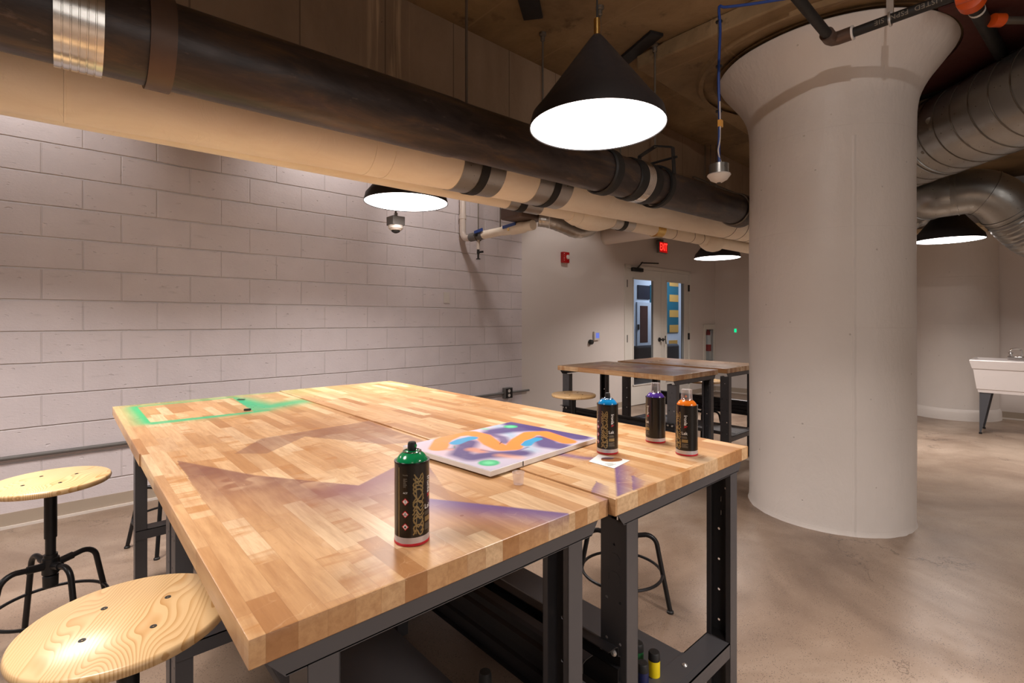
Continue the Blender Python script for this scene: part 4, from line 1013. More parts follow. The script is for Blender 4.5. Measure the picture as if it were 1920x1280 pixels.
# leg: folded C channel with punched web; local origin at foot, web in the YZ plane at x=0, opening towards +x
LH = H0-TH-.034
holes = [circle2(.018+.0, z, .0042, 10) for z in (.20, .30, .40, .50, .60)]+[circle2(.058, z, .0042, 10) for z in (.20, .30, .40, .50, .60)]
def octo(cx, cz, w=.014, h=.0165): return [(cx-w, cz-h*.5), (cx-w*.5, cz-h), (cx+w*.5, cz-h), (cx+w, cz-h*.5), (cx+w, cz+h*.5), (cx+w*.5, cz+h), (cx-w*.5, cz+h), (cx-w, cz+h*.5)]
slot = lambda cz: [(.049, cz-.008), (.0515, cz-.008), (.0515, cz+.008), (.049, cz+.008)]
holes += [slot(.70), slot(.655), circle2(.036, .738, .0035, 8), circle2(.036, .642, .0035, 8)]
holes = [h for h in holes if max(p[1] for p in h) < LH-.01]
pvts, pfs = plate_mesh('web', [(0, 0), (.076, 0), (.076, LH), (0, LH)], holes, .002)
def leg_mesh(sign):
    mb = MB(); mb.add([(z_*1.0, x_, y_) for x_, y_, z_ in pvts], pfs)
    for zc_ in (.70, .655):
        pl = octo(.034, zc_, .0155, .0165); n_ = len(pl)
        mb.add([(-.0022, a, b) for a, b in pl]+[(.0022, a, b) for a, b in pl], [tuple(range(n_)), tuple(range(2*n_-1, n_-1, -1))]+[(q, (q+1) % n_, n_+(q+1) % n_, n_+q) for q in range(n_)])
    mb.box(0, .047, -.001, .001, 0, LH); mb.box(0, .047, .075, .077, 0, LH)
    mb.box(.045, .047, -.001, .014, 0, LH); mb.box(.045, .047, .062, .077, 0, LH)
    mb.box(0, .047, 0, .076, 0, .006)
    v = [Vector((x*sign, y, z)) for x, y, z in mb.v]; mb.v = [tuple(a) for a in v]
    me = bpy.data.meshes.new('leg'); me.from_pydata(mb.v, [], mb.f)
    bm = bmesh.new(); bm.from_mesh(me); bmesh.ops.recalc_face_normals(bm, faces=bm.faces); bm.to_mesh(me); bm.free()
    me.materials.append(M['grey_metal']); return me
LEG_L = leg_mesh(1); LEG_R = leg_mesh(-1)
def bench(x0, x1, y0, y1, H, stain, mirror, label, res=.0045, group='workbenches'):
    cx, cy = (x0+x1)/2, (y0+y1)/2
    root = empty('workbench', (cx, cy, 0), 0, label, 'workbench', group)
    hw, hl = (x1-x0)/2, (y1-y0)/2; e = .0014
    nx = max(8, int((x1-x0)/res)); ny = max(8, int((y1-y0)/res))
    xs = np.linspace(-hw+e, hw-e, nx+1); ys = np.linspace(-hl+e, hl-e, ny+1)
    X, Y = np.meshgrid(xs, ys, indexing='ij'); P = np.stack([X.ravel()+cx, Y.ravel()+cy], 1)
    k = stain(P) if stain else Paint(P)
    verts = [(a-cx, b-cy, H) for a, b in P.tolist()]; idx = lambda i, j: i*(ny+1)+j
    faces = [(idx(i, j), idx(i+1, j), idx(i+1, j+1), idx(i, j+1)) for i in range(nx) for j in range(ny)]
    loop = [idx(i, 0) for i in range(nx)]+[idx(nx, j) for j in range(ny)]+[idx(i, ny) for i in range(nx, 0, -1)]+[idx(0, j) for j in range(ny, 0, -1)]
    cols = np.concatenate([k.c, k.a[:, None]], 1); prev = loop; L = len(loop)
    def ring(zz, ex, fade):
        nonlocal cols, prev
        b = len(verts); new = []
        for q in loop:
            x, y, _ = verts[q]; sx = 1 if x > 0 else -1; sy = 1 if y > 0 else -1
            xx = sx*(hw-e+ex) if abs(abs(x)-(hw-e)) < 1e-6 else x; yy = sy*(hl-e+ex) if abs(abs(y)-(hl-e)) < 1e-6 else y
            new.append((xx, yy, zz))
        verts.extend(new); c = cols[loop].copy(); c[:, 3] *= fade; cols = np.concatenate([cols, c], 0)
        cur = list(range(b, b+L))
        for a in range(L): faces.append((prev[a], cur[a], cur[(a+1) % L], prev[(a+1) % L]))
        prev = cur
    ring(H-e*.3, e*.7, .8); ring(H-e, e, .5); ring(H-.02, e, .15); ring(H-TH+.002, e, .0); ring(H-TH, e-.002, .0)
    faces.append(tuple(prev[::-1]))
    me = bpy.data.meshes.new('tabletop'); me.from_pydata(verts, [], faces)
    bm = bmesh.new(); bm.from_mesh(me); bmesh.ops.recalc_face_normals(bm, faces=bm.faces); bm.to_mesh(me); bm.free()
    ca = me.color_attributes.new('stain', 'FLOAT_COLOR', 'POINT'); ca.data.foreach_set('color', cols.astype(np.float32).ravel())
    link_mesh('tabletop', me, root, 40, M['wood'])
    zt = H-TH; o = .011
    ym = (-hl+o, hl-o)
    lx0, lx1 = -.302, .302
    for yy, s in ((ym[0], 1), (ym[1], -1)):
        # end rail: shallow channel with clipped lower corners
        r = MB(); r.wprism([(-hw+.02, yy, zt-.001), (hw-.02, yy, zt-.001), (hw-.045, yy, zt-.036), (-hw+.05, yy, zt-.036)], (0, s*.003, 0))
        r.box(-hw+.02, hw-.02, yy, yy+s*.07, zt-.003, zt-.0005); r.box(-hw+.05, hw-.045, yy, yy+s*.02, zt-.0345, zt-.0325)
        r.build('end_rail', 'grey_metal', root)
        for xx, me_ in ((lx0, LEG_L), (lx1, LEG_R)):
            lg = bpy.data.objects.new('leg', me_); COL.objects.link(lg); lg.parent = root
            lg.location = (xx, yy if s > 0 else yy-.076, (H-H0))
            lg.scale = (1, 1, 1)
        f = MB(); f.box(lx0+.002, lx1-.002, min(yy, yy+s*.078), max(yy, yy+s*.078), .268, .271); f.box(lx0+.002, lx1-.002, yy, yy+s*.003, .226, .271); f.box(lx0+.002, lx1-.002, yy+s*.075, yy+s*.078, .226, .271)
        f.build('foot_rail', 'grey_metal', root)
    m = -1 if mirror else 1                       # stringer stands on the leg line at m*lx0
    xs_ = m*(lx0-.004)
    s = MB(); t = .0016
    prof = [(.372, 0), (.372, .016), (.392, .016), (.396, .004), (.418, .004), (.422, .014), (.452, .014), (.456, .004), (.480, .004), (.486, .014), (.506, .014), (.510, .024), (.510, .05)]
    y_a, y_b = ym[0]+.012, ym[1]-.012
    for (za, oa), (zb_, ob_) in zip(prof[:-1], prof[1:]):
        s.add([(xs_-m*oa+m*.0, y_a, za), (xs_-m*ob_, y_a, zb_), (xs_-m*ob_, y_b, zb_), (xs_-m*oa, y_b, za),
               (xs_-m*oa+m*t, y_a, za+t), (xs_-m*ob_+m*t, y_a, zb_+t), (xs_-m*ob_+m*t, y_b, zb_+t), (xs_-m*oa+m*t, y_b, za+t)],
              [(0,1,2,3),(7,6,5,4),(0,4,5,1),(2,6,7,3),(1,5,6,2),(0,3,7,4)])
    st_ = s.build('stringer', 'dark_metal', root, smooth=20)
    for yy in (y_a+.012, y_a+.048, y_b-.012, y_b-.048):
        for zz in (.490, .387):
            MB().axis((xs_-m*.014, yy, zz), (-m, 0, 0), [(0, .009), (.003, .0085), (.006, .004)], 10).build('bolt', 'bolt', st_)
    # shelf sheet
    xa, xb = sorted((m*(lx0+.048), m*(.105)))
    sh = MB(); sh.box(xa, xb, ym[0]+.079, ym[1]-.079, .266, .270); sh.box(xa, xa+.002, ym[0]+.079, ym[1]-.079, .240, .268); sh.box(xb-.002, xb, ym[0]+.079, ym[1]-.079, .240, .268)
    for yy, sg in ((ym[0], 1), (ym[1], -1)): sh.box(xa, xb, min(yy+sg*.02, yy+sg*.08), max(yy+sg*.02, yy+sg*.08), .2712, .273)
    so = sh.build('shelf', 'grey_metal', root)
    for xx in (xa+.05, xb-.05):
        MB().axis((xx, ym[0]+.045, .273), (0, 0, 1), [(0, .008), (.002, .008), (.006, .003)], 10).build('bolt', 'bolt', so)
    return root
HR = CZ-.4130
b1 = bench(.1786, .9430, .709, 1.9345, H0, stains_left, True, 'front left butcher block workbench with purple overspray, green spray can on it', .0036)
b2 = bench(.176, .9430, 1.9365, 3.085, H0-.0018, stains_left_far, True, 'butcher block workbench with green sprayed rectangle outline, nearest the block wall', .0045)
b3 = bench(.9445, 1.668, .689, 1.889, HR, stains_right, False, 'front right butcher block workbench carrying three spray cans together', .0045)
b4 = bench(.9445, 1.668, 1.892, 3.09, HR-.0018, stains_right_far, False, 'back right butcher block workbench, nearly bare, beyond the painted canvas', .006)
b5 = bench(3.39, 4.11, 1.945, 3.12, H0, stains_mid, False, 'distant workbench with reddish brown stained top behind the spray cans', .012)
b6 = bench(4.235, 4.96, 1.925, 3.06, H0, stains_back, True, 'farthest workbench with plain top, just in front of the glazed doors', .012)

# ================================================================== STOOLS
def make_stool():
    root = empty('round_stool', (0, 0, 0)); S = .66; SRr = .19
    MB().axis((0, 0, S-.022), (0, 0, 1), [(0, SRr-.006), (.002, SRr-.003), (.011, SRr), (.019, SRr-.0025), (.022, SRr-.006)], 72).build('seat', 'pine', root, smooth=50)
    for a in range(4):
        q = (math.cos(a*PI/2)*.083, math.sin(a*PI/2)*.083)
        MB().axis((q[0], q[1], S-.001), (0, 0, 1), [(0, .0068), (.0022, .006), (.0022, .0025), (.001, .002)], 14).build('screw', 'blackrubber', root)
    MB().axis((0, 0, .43), (0, 0, 1), [(0, .02), (.195, .02), (.2, .055), (.206, .055)], 20).build('seat_mount', 'black_metal', root)
    MB().cyl((0, 0, .26), (0, 0, .62), .0165, 20).build('post', 'black_metal', root)
    MB().axis((0, 0, .235), (0, 0, 1), [(0, .018), (.005, .024), (.045, .025), (.05, .019), (.055, .027), (.115, .027), (.118, .022), (.13, .022)], 24).build('hub', 'black_metal', root)
    for a in range(4):
        t = a*PI/2+.05; c, s = math.cos(t), math.sin(t)
        pts = [(.02*c, .02*s, .322), (.075*c, .075*s, .33)]
        for k in range(7):
            b = k/6*1.36; pts.append(((.105+.05*math.sin(b))*c, (.105+.05*math.sin(b))*s, .335-.05*(1-math.cos(b))))
        pts += [(.172*c, .172*s, .2), (.21*c, .21*s, .006)]
        lg = MB().tube(pts, .0105, 12).build('leg', 'black_metal', root, smooth=60)
        MB().cyl((.018*c, .018*s, .322), (.072*c, .072*s, .33), .0145, 14).build('sleeve', 'black_metal', lg)
        MB().axis((.21*c, .21*s, 0), (0, 0, 1), [(0, .015), (.008, .015), (.012, .011)], 14).build('foot', 'blackrubber', lg)
    MB().torus((0, 0, .165), .176, .0065, 56, 8).build('foot_ring', 'black_metal', root)
    return root
s0 = make_stool()
p1_ = at_z(207, 1173, .66); p2_ = at_z(88, 906, .66); p5_ = at_z(1075.5, 738.3, .66)
spots = [((.102, 1.332), .445, 'nearest round pine stool, its seat tucked under the front left bench corner'),
         ((-.038, 2.692), .35, 'round pine stool at left edge with whole black post visible'),
         ((1.87, 1.33), .55, 'stool behind the front right bench, only black legs and ring visible below'),
         ((p5_.x, p5_.y), 0.3, 'small distant round pine stool left of the blue spray can'),
         ((.46, 3.47), 1.1, 'stool between the far benches and block wall, only its legs showing'),
         ((5.04, 2.54), .3, 'far stool behind the distant benches with only a sliver of seat showing')]
for i, ((x, y), rz, lab) in enumerate(spots):
    o = s0 if i == 0 else copy_tree(s0)
    o.location = (x, y, 0); o.rotation_euler = (0, 0, rz); tag(o, lab, 'stool', 'round pine stools on black legs')

# ================================================================== SPRAY CANS
CRr = .0325
def wrap(mb_v, phi0, z0, r=CRr+.00035, rot=False):
    out = []
    for x, y in mb_v:
        if rot: x, y = y, -x                 # text reads downwards
        a = phi0+x/r; out.append((r*math.sin(a), -r*math.cos(a), z0+y))
    return out
def ribbon(pts, w):
    v = []; f = []
    for i, p in enumerate(pts):
        a = pts[max(i-1, 0)]; b = pts[min(i+1, len(pts)-1)]; d = Vector((b[0]-a[0], b[1]-a[1])); d.normalize()
        v += [(p[0]-d.y*w/2, p[1]+d.x*w/2), (p[0]+d.y*w/2, p[1]-d.x*w/2)]
        if i: f.append((2*i-2, 2*i-1, 2*i+1, 2*i))
    return v, f
def hline(x0, x1, y, w):
    return ribbon([(x0+(x1-x0)*i/9, y) for i in range(10)], w)
def can(x, y, z, paint, nozzle_col, clear_cap, view, label, name='spray_can'):
    rz = math.atan2(-x, y)+view
    root = empty(name, (x, y, z), rz, label, 'spray can', 'spray paint cans on the workbench')
    h = .153
    body = MB().axis((0, 0, .0165), (0, 0, 1), [(0, CRr), (h-.0225, CRr), (h-.018, CRr+.0008), (h-.0165, CRr+.0006), (h-.0165, CRr-.003)], 64).build('body', 'can_black', root, smooth=40)
    MB().axis((0, 0, .005), (0, 0, 1), [(0, CRr+.0002), (.0115, CRr+.0002)], 64).build('silver_band', 'can_silver', root)
    MB().axis((0, 0, 0), (0, 0, 1), [(0, CRr-.002), (.001, CRr+.0006), (.005, CRr+.0008), (.006, CRr)], 64).build('base_ring', 'can_red', root)
    dome = MB().axis((0, 0, h-.004), (0, 0, 1), [(0, CRr-.0025), (.004, CRr-.003), (.009, CRr-.0055), (.014, CRr-.0095), (.018, CRr-.0145), (.0195, CRr-.0165)], 48).build('shoulder', paint, root, smooth=60)
    MB().torus((0, 0, h+.0155), .0165, .0016, 40, 8).build('valve_rim', 'chrome', root)
    MB().axis((0, 0, h+.0135), (0, 0, 1), [(0, .0145), (.002, .0135), (.003, .006), (.006, .0035)], 24).build('valve_cup', paint, root)
    nz = MB().axis((0, 0, h+.017), (0, 0, 1), [(0, .0075), (.003, .0085), (.013, .008), (.016, .0065), (.017, .003)], 20).build('nozzle', 'blackrubber', root)
    MB().axis((.0, -.008, h+.026), (0, -1, 0), [(0, .0035), (.0008, .0035), (.0012, .001)], 12).build('nozzle_dot', nozzle_col, nz)
    if clear_cap:
        MB().axis((0, 0, h+.0165), (0, 0, 1), [(0, .0175), (.003, .0172), (.027, .0158), (.030, .0150), (.0302, .0)], 40, False).build('clear_cap', 'frost', root)
    # seam
    MB().add(*(lambda vf: (wrap(vf[0], math.radians(-101), .0), vf[1]))(ribbon([(0, .017), (0, .08), (0, .145)], .0018))).build('side_seam', 'lab_gold', body, smooth=None)
    # writing
    z0 = .105
    for s_, mcol, dy in (('Ironla', 'lab_white', 0), ('k', 'lab_red', 1)):
        v, f = text_mesh(s_, .0135)
        xs = [q[0] for q in v]; 
        if dy == 0: wmax = max(xs); sh_ = 0
        else: sh_ = wmax+(max(xs)-min(xs))/2+.0012
        MB().add(wrap([(q[0]+sh_, q[1]) for q in v], .18, z0+.004, rot=True), f).build('lettering', mcol, body, smooth=None)
    v, f = text_mesh('Lak', .0125); MB().add(wrap(v, .08, .069), f).build('lettering', 'lab_white', body, smooth=None)
    rnd = random.Random(5)
    mb = MB()
    for i in range(4):
        v, f = hline(-.010, -.010+rnd.uniform(.012, .017), 0, .0009); mb.add(wrap(v, .14, .0595-.0018*i), f)
    for i in range(7):
        v, f = hline(-.010, -.010+rnd.uniform(.012, .02), 0, .0009); mb.add(wrap(v, .14, .0375-.0018*i), f)
    mb.build('small_print', 'lab_grey', body, smooth=None)
    mb = MB(); v, f = hline(-.010, .008, 0, .009); mb.add(wrap(v, .14, .046), f); mb.build('gold_panel', 'lab_gold', body, smooth=None)
    mb = MB(); rnd = random.Random(11)           # gold brush scrawl filling one side
    for i in range(15):
        zc_ = .128-.0073*i; k_ = rnd.choice((0, 1, 2))
        if k_ == 0: pts = [(.009*math.cos(t), .005*math.sin(t)) for t in [j*PI/6-1 for j in range(11)]]
        elif k_ == 1: pts = [(-.009, .004), (0, -.004), (.008, .004), (.010, -.005)]
        else: pts = [(-.010, -.003), (-.004, .004), (.004, -.004), (.011, .003)]
        pts = [(p.x, p.y) for p in smooth_path([(a, b, 0) for a, b in pts], 3)]
        v, f = ribbon([(a+rnd.uniform(-.001, .001), b*1.3) for a, b in pts], .0026); mb.add(wrap(v, math.radians(-34), zc_, CRr+.00025), f)
    v, f = ribbon([(.0, -.055), (.002, 0), (-.001, .05)], .0016); mb.add(wrap(v, math.radians(-42), .078, CRr+.0002), f)
    mb.build('graffiti_print', 'lab_gold', body, smooth=None)
    for i, zz in enumerate((.083, .060, .037)):   # hazard diamonds
        s1_ = .0068
        dm = [(0, -s1_), (s1_, 0), (0, s1_), (-s1_, 0)]; di = [(a*.74, b*.74) for a, b in dm]
        MB().add(wrap(dm, math.radians(-77), zz, CRr+.0003), [(0, 1, 2, 3)]).build('hazard_border', 'lab_red', body, smooth=None)
        MB().add(wrap(di, math.radians(-77), zz, CRr+.0005), [(0, 1, 2, 3)]).build('hazard_diamond', 'lab_white', body, smooth=None)
        mk = MB()
        if i == 0: v, f = text_mesh('!', .009); mk.add(wrap(v, math.radians(-77), zz, CRr+.0007), f)
        elif i == 1:
            for a, b in ((-.0014, -.001), (.0014, -.001), (0, .0014)): mk.add(wrap(circle2(a, b, .0011, 8), math.radians(-77), zz, CRr+.0007), [tuple(range(8))])
        else: mk.add(wrap([(-.0018, -.002), (.0018, -.002), (.0016, .0), (.0003, .003), (-.0004, .001), (-.0016, .001)], math.radians(-77), zz, CRr+.0007), [(0, 1, 2, 3, 4, 5)])
        mk.build('hazard_symbol', 'blackrubber', body, smooth=None)
    v, f = text_mesh('Ironla', .0042); mb = MB().add(wrap(v, math.radians(-77), .132), f)
    for i in range(9):
        v, f = hline(-.004, -.004+random.Random(i).uniform(.004, .008), 0, .0009); mb.add(wrap(v, math.radians(-77), .125-.0019*i), f)
    mb.build('small_print', 'lab_grey', body, smooth=None)
    v, f = text_mesh('ACT', .0045); MB().add(wrap(v, math.radians(-77), .099), f).build('lettering', 'lab_white', body, smooth=None)
    return root
p = at_z(772.5, 1011, H0); can(p.x, p.y, H0, 'p_green', 'p_green', False, math.radians(55), 'green topped spray can standing alone at the front of the benches')
p = at_z(1139, 847.5, HR); can(p.x, p.y, HR, 'p_blue', 'blackrubber', False, math.radians(17), 'blue topped spray can beside the paper card and canvas corner')
p = at_z(1229, 827, HR); can(p.x, p.y, HR, 'p_purple', 'blackrubber', True, math.radians(-60), 'purple topped spray can with clear cap, middle of the three')
p = at_z(1287.5, 850.5, HR); can(p.x, p.y, HR, 'p_orange', 'p_orange', True, math.radians(-16), 'orange topped spray can with clear cap at the right bench edge')

# ================================================================== CANVAS PAINTING
CTH = .017; CZt = HR+CTH
cn = [at_z(955, 791, CZt), at_z(1118, 820.5, CZt), at_z(919.5, 883, CZt)]
cN = cn[2]; ex_ = (cn[1]-cn[2]); W_ = ex_.length; ex_.normalize()          # near corner -> right corner
ey_ = Vector((-ex_.y, ex_.x, 0)); H_ = (cn[0]-cn[1]).dot(ey_)
ang_c = math.atan2(ex_.y, ex_.x)
cr = empty('painted_canvas', (cN.x, cN.y, HR+.0012), ang_c, 'white canvas sprayed with orange, purple, blue and green shapes', 'canvas')
res = .0022; nx = int(W_/res); ny = int(H_/res)
X, Y = np.meshgrid(np.linspace(.0015, W_-.0015, nx+1), np.linspace(.0015, H_-.0015, ny+1), indexing='ij'); P = np.stack([X.ravel(), Y.ravel()], 1)
def C(u, v):                                   # crop pixel of the photograph -> canvas coordinates
    q = at_z(780+u/4.571, 770+v/4.571, CZt)-cN; return (q.dot(ex_), q.dot(ey_))
k = Paint(P, srgb(184, 176, 194))
nz_ = vnoise(P, 18, 3)*.6+vnoise(P, 45, 4)*.4
def soft(pts, w, edge): return np.clip((w-pl_dist(P, [C(*q) for q in pts]))/edge+.5, 0, 1)
PU = srgb(62, 40, 106); OR = srgb(242, 128, 36); BL = srgb(30, 140, 186); GR_ = srgb(42, 170, 112)
k.paint(srgb(196, 168, 178), np.clip(soft([(500, 250), (600, 300), (250, 330)], .10, .09)*.7, 0, 1))
k.paint(srgb(110, 170, 190), soft([(1000, 340), (700, 130)], .02, .04)*.5)
k.paint(PU, soft([(830, 112), (1150, 170), (1400, 225)], .042, .03)*.97)
k.paint(PU, soft([(690, 175), (800, 160), (1000, 150)], .045, .035)*.93)
k.paint(PU, soft([(1090, 240), (1130, 290), (1220, 300)], .042, .03)*.93)
k.paint(PU, soft([(600, 190), (740, 230), (760, 270)], .018, .02)*.8)
k.paint(PU, soft([(450, 270), (380, 370), (480, 400), (600, 380), (700, 375), (900, 362)], .034, .03)*.96)
k.paint(srgb(196, 130, 104), soft([(480, 330), (560, 345)], .02, .02)*.9)
k.paint(srgb(226, 160, 120), soft([(720, 380), (880, 400)], .014, .03)*.7)
k.paint(OR, soft([(190, 320), (230, 250), (330, 205), (470, 190), (570, 215), (650, 280), (740, 320), (830, 315), (890, 250), (980, 195), (1090, 190), (1190, 225), (1300, 262)], .030, .009)*.99)
k.paint(BL, soft([(340, 275), (400, 250), (480, 232)], .022, .008))
k.paint(OR, soft([(180, 330), (280, 330)], .012, .02)*.6)
k.paint(BL, soft([(945, 290), (975, 262), (1040, 240)], .018, .005))
k.paint(PU, soft([(560, 335), (700, 358), (850, 350), (960, 310)], .004, .008)*.7)
for (u, v, r_) in ((810, 135, .026), (625, 445, .030)):
    e = np.linalg.norm(P-np.array(C(u, v)), axis=1); k.paint(GR_, np.clip((r_-e)/.008+.5, 0, 1)); k.paint(srgb(110, 220, 160), np.clip((r_*.55-e)/.014+.4, 0, 1)*.7)
k.paint(srgb(90, 190, 130), soft([(560, 150), (600, 155)], .012, .02)*.6)
k.paint(srgb(60, 110, 90), soft([(250, 325), (330, 320), (330, 300)], .003, .004)*.7)
k.paint((.02, .02, .03), soft([(715, 285), (735, 265)], .0018, .002))
k.paint(srgb(150, 140, 150), np.clip(nz_-.62, 0, 1)*.4)
verts = [(a, b, CTH-.0012) for a, b in P.tolist()]; idx = lambda i, j: i*(ny+1)+j
faces = [(idx(i, j), idx(i+1, j), idx(i+1, j+1), idx(i, j+1)) for i in range(nx) for j in range(ny)]
me = bpy.data.meshes.new('painted_face'); me.from_pydata(verts, [], faces)
ca = me.color_attributes.new('paint', 'FLOAT_COLOR', 'POINT'); ca.data.foreach_set('color', np.concatenate([k.c, np.ones((len(k.c), 1))], 1).astype(np.float32).ravel())
link_mesh('painted_face', me, cr, 40, M['canvas'])
MB().box(0, W_, 0, H_, 0, CTH-.0016).build('stretcher_edge', 'lab_white', cr, bevel=.0015)
q = C(930, 432); MB().box(q[0]-.0015, q[0]+.0015, -.0012, .0, .002, CTH-.002).build('edge_mark', 'blackrubber', cr)

# ================================================================== SMALL THINGS ON THE BENCHES
# paper card with a cut-out look: kite shaped sheet with a brown and orange oval
pts = [T(1104, 865.5, HR), T(1122, 852.5, HR), T(1181, 863.5, HR), T(1151, 878.5, HR)]
c0 = Vector((sum(p[0] for p in pts)/4, sum(p[1] for p in pts)/4, HR+.0006))
cdm = MB(); cdm.prism([(p[0], p[1]) for p in pts], HR+.0006, HR+.0013)
card = cdm.build('paper_card', 'lab_white', None, smooth=None, loc=c0); tag(card, 'small white paper card with orange oval lying beside the blue can', 'card')
def ell(cx, cy, rx, ry, zz, n=28):
    return [T(cx+rx*math.cos(2*PI*i/n), cy+ry*math.sin(2*PI*i/n), HR)+(zz,) for i in range(n)]
M['card_br'] = mat_simple('card_brown', srgb(150, 92, 42), .45, 0, .25, 60); M['card_pu'] = mat_simple('card_plum', srgb(92, 58, 66), .45, 0, .25, 60)
e1 = ell(1147, 862.3, 20, 4.0, HR+.0016); e2 = ell(1139, 860.2, 12, 2.0, HR+.0018)
MB().add([tuple(Vector(p)-c0) for p in e1], [tuple(range(28))]).build('orange_oval', 'card_br', card, smooth=None)
MB().add([tuple(Vector(p)-c0) for p in e2], [tuple(range(28))]).build('plum_patch', 'card_pu', card, smooth=None)
mb = MB()
for i, (a0, a1, yy) in enumerate(((1134, 1150, 870.3), (1138, 1155, 872.2), (1140, 1150, 874))):
    v, f = ribbon([T(a0, yy, HR), T(a1, yy-1.2, HR)], .0022); mb.add([(x-c0.x, y-c0.y, .0011) for x, y in v], f)
mb.build('scribble', 'p_dkgreen', card, smooth=None)
# plastic cup
p = at_z(972, 908, H0)
cup = MB().axis((0, 0, 0), (0, 0, 1), [(.0008, .0), (.0008, .0115), (.001, .0125), (.03, .0155), (.031, .0165), (.032, .0155), (.0305, .015), (.002, .0118), (.002, .0)], 32, False).build('plastic_cup', 'frost', None, smooth=40)
cup.location = (p.x, p.y, H0+.0005); tag(cup, 'tiny translucent plastic cup standing in front of the canvas', 'cup')
# black scraps on the green patch
for (pp, lab, w_) in (((464, 769.5), 'short black tape scrap lying on the lower green painted line', .03), ((452, 749), 'thin black scrap on the green patch nearer the block wall', .04)):
    q = at_z(*pp, H0); o = MB().box(-w_/2, w_/2, -.007, .007, .0006, .009 if w_ < .035 else .003).build('tape_scrap', 'blackrubber', None, bevel=.002)
    o.location = (q.x, q.y, H0); o.rotation_euler = (0, 0, -.3 if w_ < .035 else -.75); tag(o, lab, 'scrap')
# paint bottles on the lower shelves
def bottle(x, y, z, r, h, colm, label):
    root = empty('paint_bottle', (x, y, z), 0, label, 'paint bottle', 'paint bottles on the lower shelves')
    MB().axis((0, 0, 0), (0, 0, 1), [(0, r*.9), (.002, r), (h*.66, r), (h*.70, r*.93)], 28).build('bottle_body', colm, root)
    MB().axis((0, 0, h*.68), (0, 0, 1), [(0, r*1.02), (h*.26, r*.98), (h*.31, r*.85), (h*.32, r*.5)], 28).build('cap', 'blackrubber', root)
SZ = .2705
q = at_z(1226.5, 1266, SZ); bottle(q.x, q.y, SZ, .0165, .070, 'p_yellow', 'yellow paint bottle with black cap on the lower shelf of the right bench')
q = at_z(1205, 1288, SZ); bottle(q.x, q.y, SZ, .0165, .070, 'p_navy', 'dark blue paint bottle with black cap left of the yellow bottle')
q = at_z(1196, 1248, SZ); bottle(q.x, q.y, SZ, .0165, .070, 'p_dkgreen', 'green paint bottle half hidden by the bench leg beside the yellow bottle')
bottle(.778, .96, SZ, .016, .150, 'p_navy', 'tall dark bottle on the lower shelf of the left bench at the bottom edge')

# ================================================================== SINK
SXF, SXB = 7.66, 8.24; SY1, SY0 = .70, -.02
sk = empty('utility_sink', ((SXF+SXB)/2, (SY0+SY1)/2, 0), 0, 'white plastic utility sink on grey tapered legs at the right edge', 'sink')
rt, rb, bb = .845, .745, .475
def rect(i, z): return [(SXF+i, SY0+i, z), (SXB-i, SY0+i, z), (SXB-i, SY1-i, z), (SXF+i, SY1-i, z)]
mb = MB(); mb.rings([rect(.07, bb), rect(.065, bb+.035), rect(.058, bb+.04), rect(.03, rb), rect(.022, rb), rect(.0, rt-.01), rect(.004, rt), rect(.022, rt), rect(.05, rt-.04), rect(.08, bb+.03), rect(.2, bb+.02)])
mb.build('basin', 'sink', sk, world=True, smooth=20)
for sx, xx in ((1, SXF+.08), (-1, SXB-.08)):
    for sy, yy in ((1, SY0+.08), (-1, SY1-.08)):
        l = MB(); l.add([(xx, yy, bb+.01), (xx+sx*.10, yy, bb+.01), (xx+sx*.012+0*sx, yy, 0), (xx, yy, 0), (xx, yy+sy*.10, bb+.01), (xx, yy+sy*.012, 0)],
                        [(0, 1, 2, 3), (0, 3, 5, 4)])
        o = l.build('leg', 'sinkleg', sk, world=True, smooth=None); so = o.modifiers.new('s', 'SOLIDIFY'); so.thickness = .004
        MB().cyl((xx+sx*.008, yy+sy*.008, 0), (xx+sx*.008, yy+sy*.008, .02), .014, 10).build('foot', 'blackrubber', sk, world=True)
fy_ = .30
MB().box(SXB-.06, SXB-.01, fy_-.12, fy_+.12, rt-.002, rt+.03).build('faucet_base', 'chrome', sk, world=True, bevel=.008)
MB().tube(smooth_path([(SXB-.035, fy_, rt+.02), (SXB-.04, fy_, rt+.09), (SXB-.07, fy_+.02, rt+.115), (SXB-.17, fy_+.06, rt+.12), (SXB-.22, fy_+.08, rt+.11), (SXB-.225, fy_+.082, rt+.08)], 5), .010, 12).build('spout', 'chrome', sk, world=True)
for s_ in (-1, 1): MB().axis((SXB-.035, fy_+s_*.09, rt+.028), (0, 0, 1), [(0, .016), (.03, .014), (.034, .026), (.045, .022)], 16).build('tap_handle', 'chrome', sk, world=True)

# ================================================================== LIGHTS
def light(name, typ, loc, energy, col=(1, .86, .72), size=.3, aim=None, **kw):
    l = bpy.data.lights.new(name, typ); l.energy = energy; l.color = col
    if typ == 'AREA': l.size = size; l.shape = 'DISK'
    elif typ in ('POINT', 'SPOT'): l.shadow_soft_size = size
    for k_, v_ in kw.items(): setattr(l, k_, v_)
    o = bpy.data.objects.new(name, l); COL.objects.link(o); o.location = loc
    if aim is not None: o.rotation_euler = (Vector(aim)-Vector(loc)).to_track_quat('-Z', 'Y').to_euler()
    return o
WARM = (1, .905, .85)
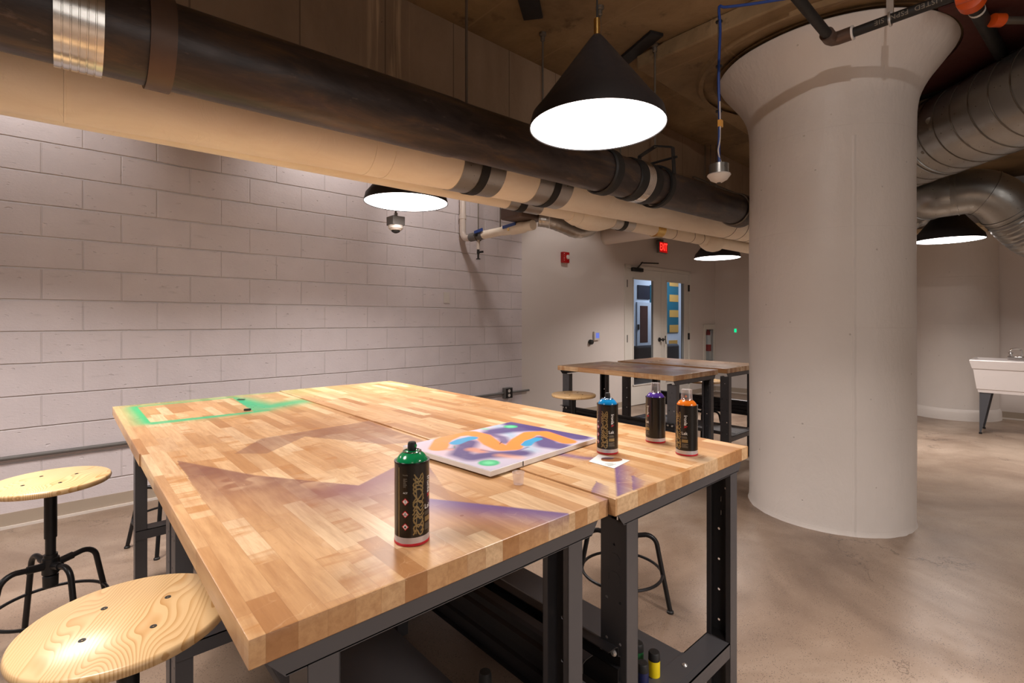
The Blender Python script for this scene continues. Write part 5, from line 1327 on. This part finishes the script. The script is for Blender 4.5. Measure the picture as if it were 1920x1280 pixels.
# the rest of the pendant rows, out of frame
def pendant_beam(x, y, e):
    o = light('pendant_beam', 'AREA', (x, y, LZ-.006), e, WARM, .52, (x, y, 0)); o.data.spread = math.radians(138); return o
for (loc, _), e in zip(lamps, (17, 36, 40, 36)): pendant_beam(loc[0], loc[1], e)
for x, y, e in ((-.33, 2.94, 40), (-.33, 1.27, 22), (-2.4, 2.94, 36), (1.62, -.9, 68), (-.6, -1.2, 36), (4.2, -2.2, 14), (6.6, -1.6, 22), (8.2, -1.2, 22)): pendant_beam(x, y, e)
light('wall_washer', 'SPOT', (1.75, 3.75, 3.0), 26, WARM, .05, (1.75, 4.39, 2.45), spot_size=math.radians(110), spot_blend=.6)
light('wall_washer', 'SPOT', (-.3, 3.75, 3.0), 26, WARM, .05, (-.3, 4.39, 2.45), spot_size=math.radians(110), spot_blend=.6)
light('wall_washer', 'SPOT', (4.6, 3.5, 2.95), 22, WARM, .05, (4.9, 4.35, 1.6), spot_size=math.radians(90), spot_blend=.5)
light('column_spot', 'SPOT', (0.0, -.15, 2.94), 95, WARM, .018, (3.6, 1.0, 2.6), spot_size=math.radians(70), spot_blend=.6)
light('front_fill', 'AREA', (1.2, -4.6, 1.5), 46, (1, .93, .88), 3.2, (1.6, 2, 1.75))  # added soft fill from behind the camera, no real source there
light('high_fill', 'SPOT', (2.7, 3.5, 3.0), 34, WARM, .06, (3.1, 4.39, 2.3), spot_size=math.radians(96), spot_blend=.7)  # added unseen spot, brightens the drop pipe and upper block wall
light('hall_light', 'AREA', (12, 6.2, 2.8), 62, (.72, .82, 1), 1.5, (12, 6.2, 0))
light('hall_light', 'AREA', (15.5, 6.2, 2.8), 45, (.72, .82, 1), 1.5, (15.5, 6.2, 0))
w = bpy.data.worlds.new('world'); sc.world = w; w.use_nodes = True
w.node_tree.nodes['Background'].inputs[0].default_value = (1, .93, .86, 1); w.node_tree.nodes['Background'].inputs[1].default_value = .05

# ================================================================== CAMERA
cd_ = bpy.data.cameras.new('camera'); cam_o = bpy.data.objects.new('camera', cd_); COL.objects.link(cam_o)
cam_o.location = (0, 0, CZ); cam_o.rotation_euler = (PI/2, 0, -A)
cd_.sensor_width = 36; cd_.lens = 36*F/1920; cd_.shift_y = -(640-HY)/1920; cd_.clip_start = .02
sc.camera = cam_o
sc.view_settings.view_transform = 'Standard'; sc.view_settings.look = 'None'; sc.view_settings.gamma = 1; sc.view_settings.use_curve_mapping = False
sc.view_settings.exposure = -0.34
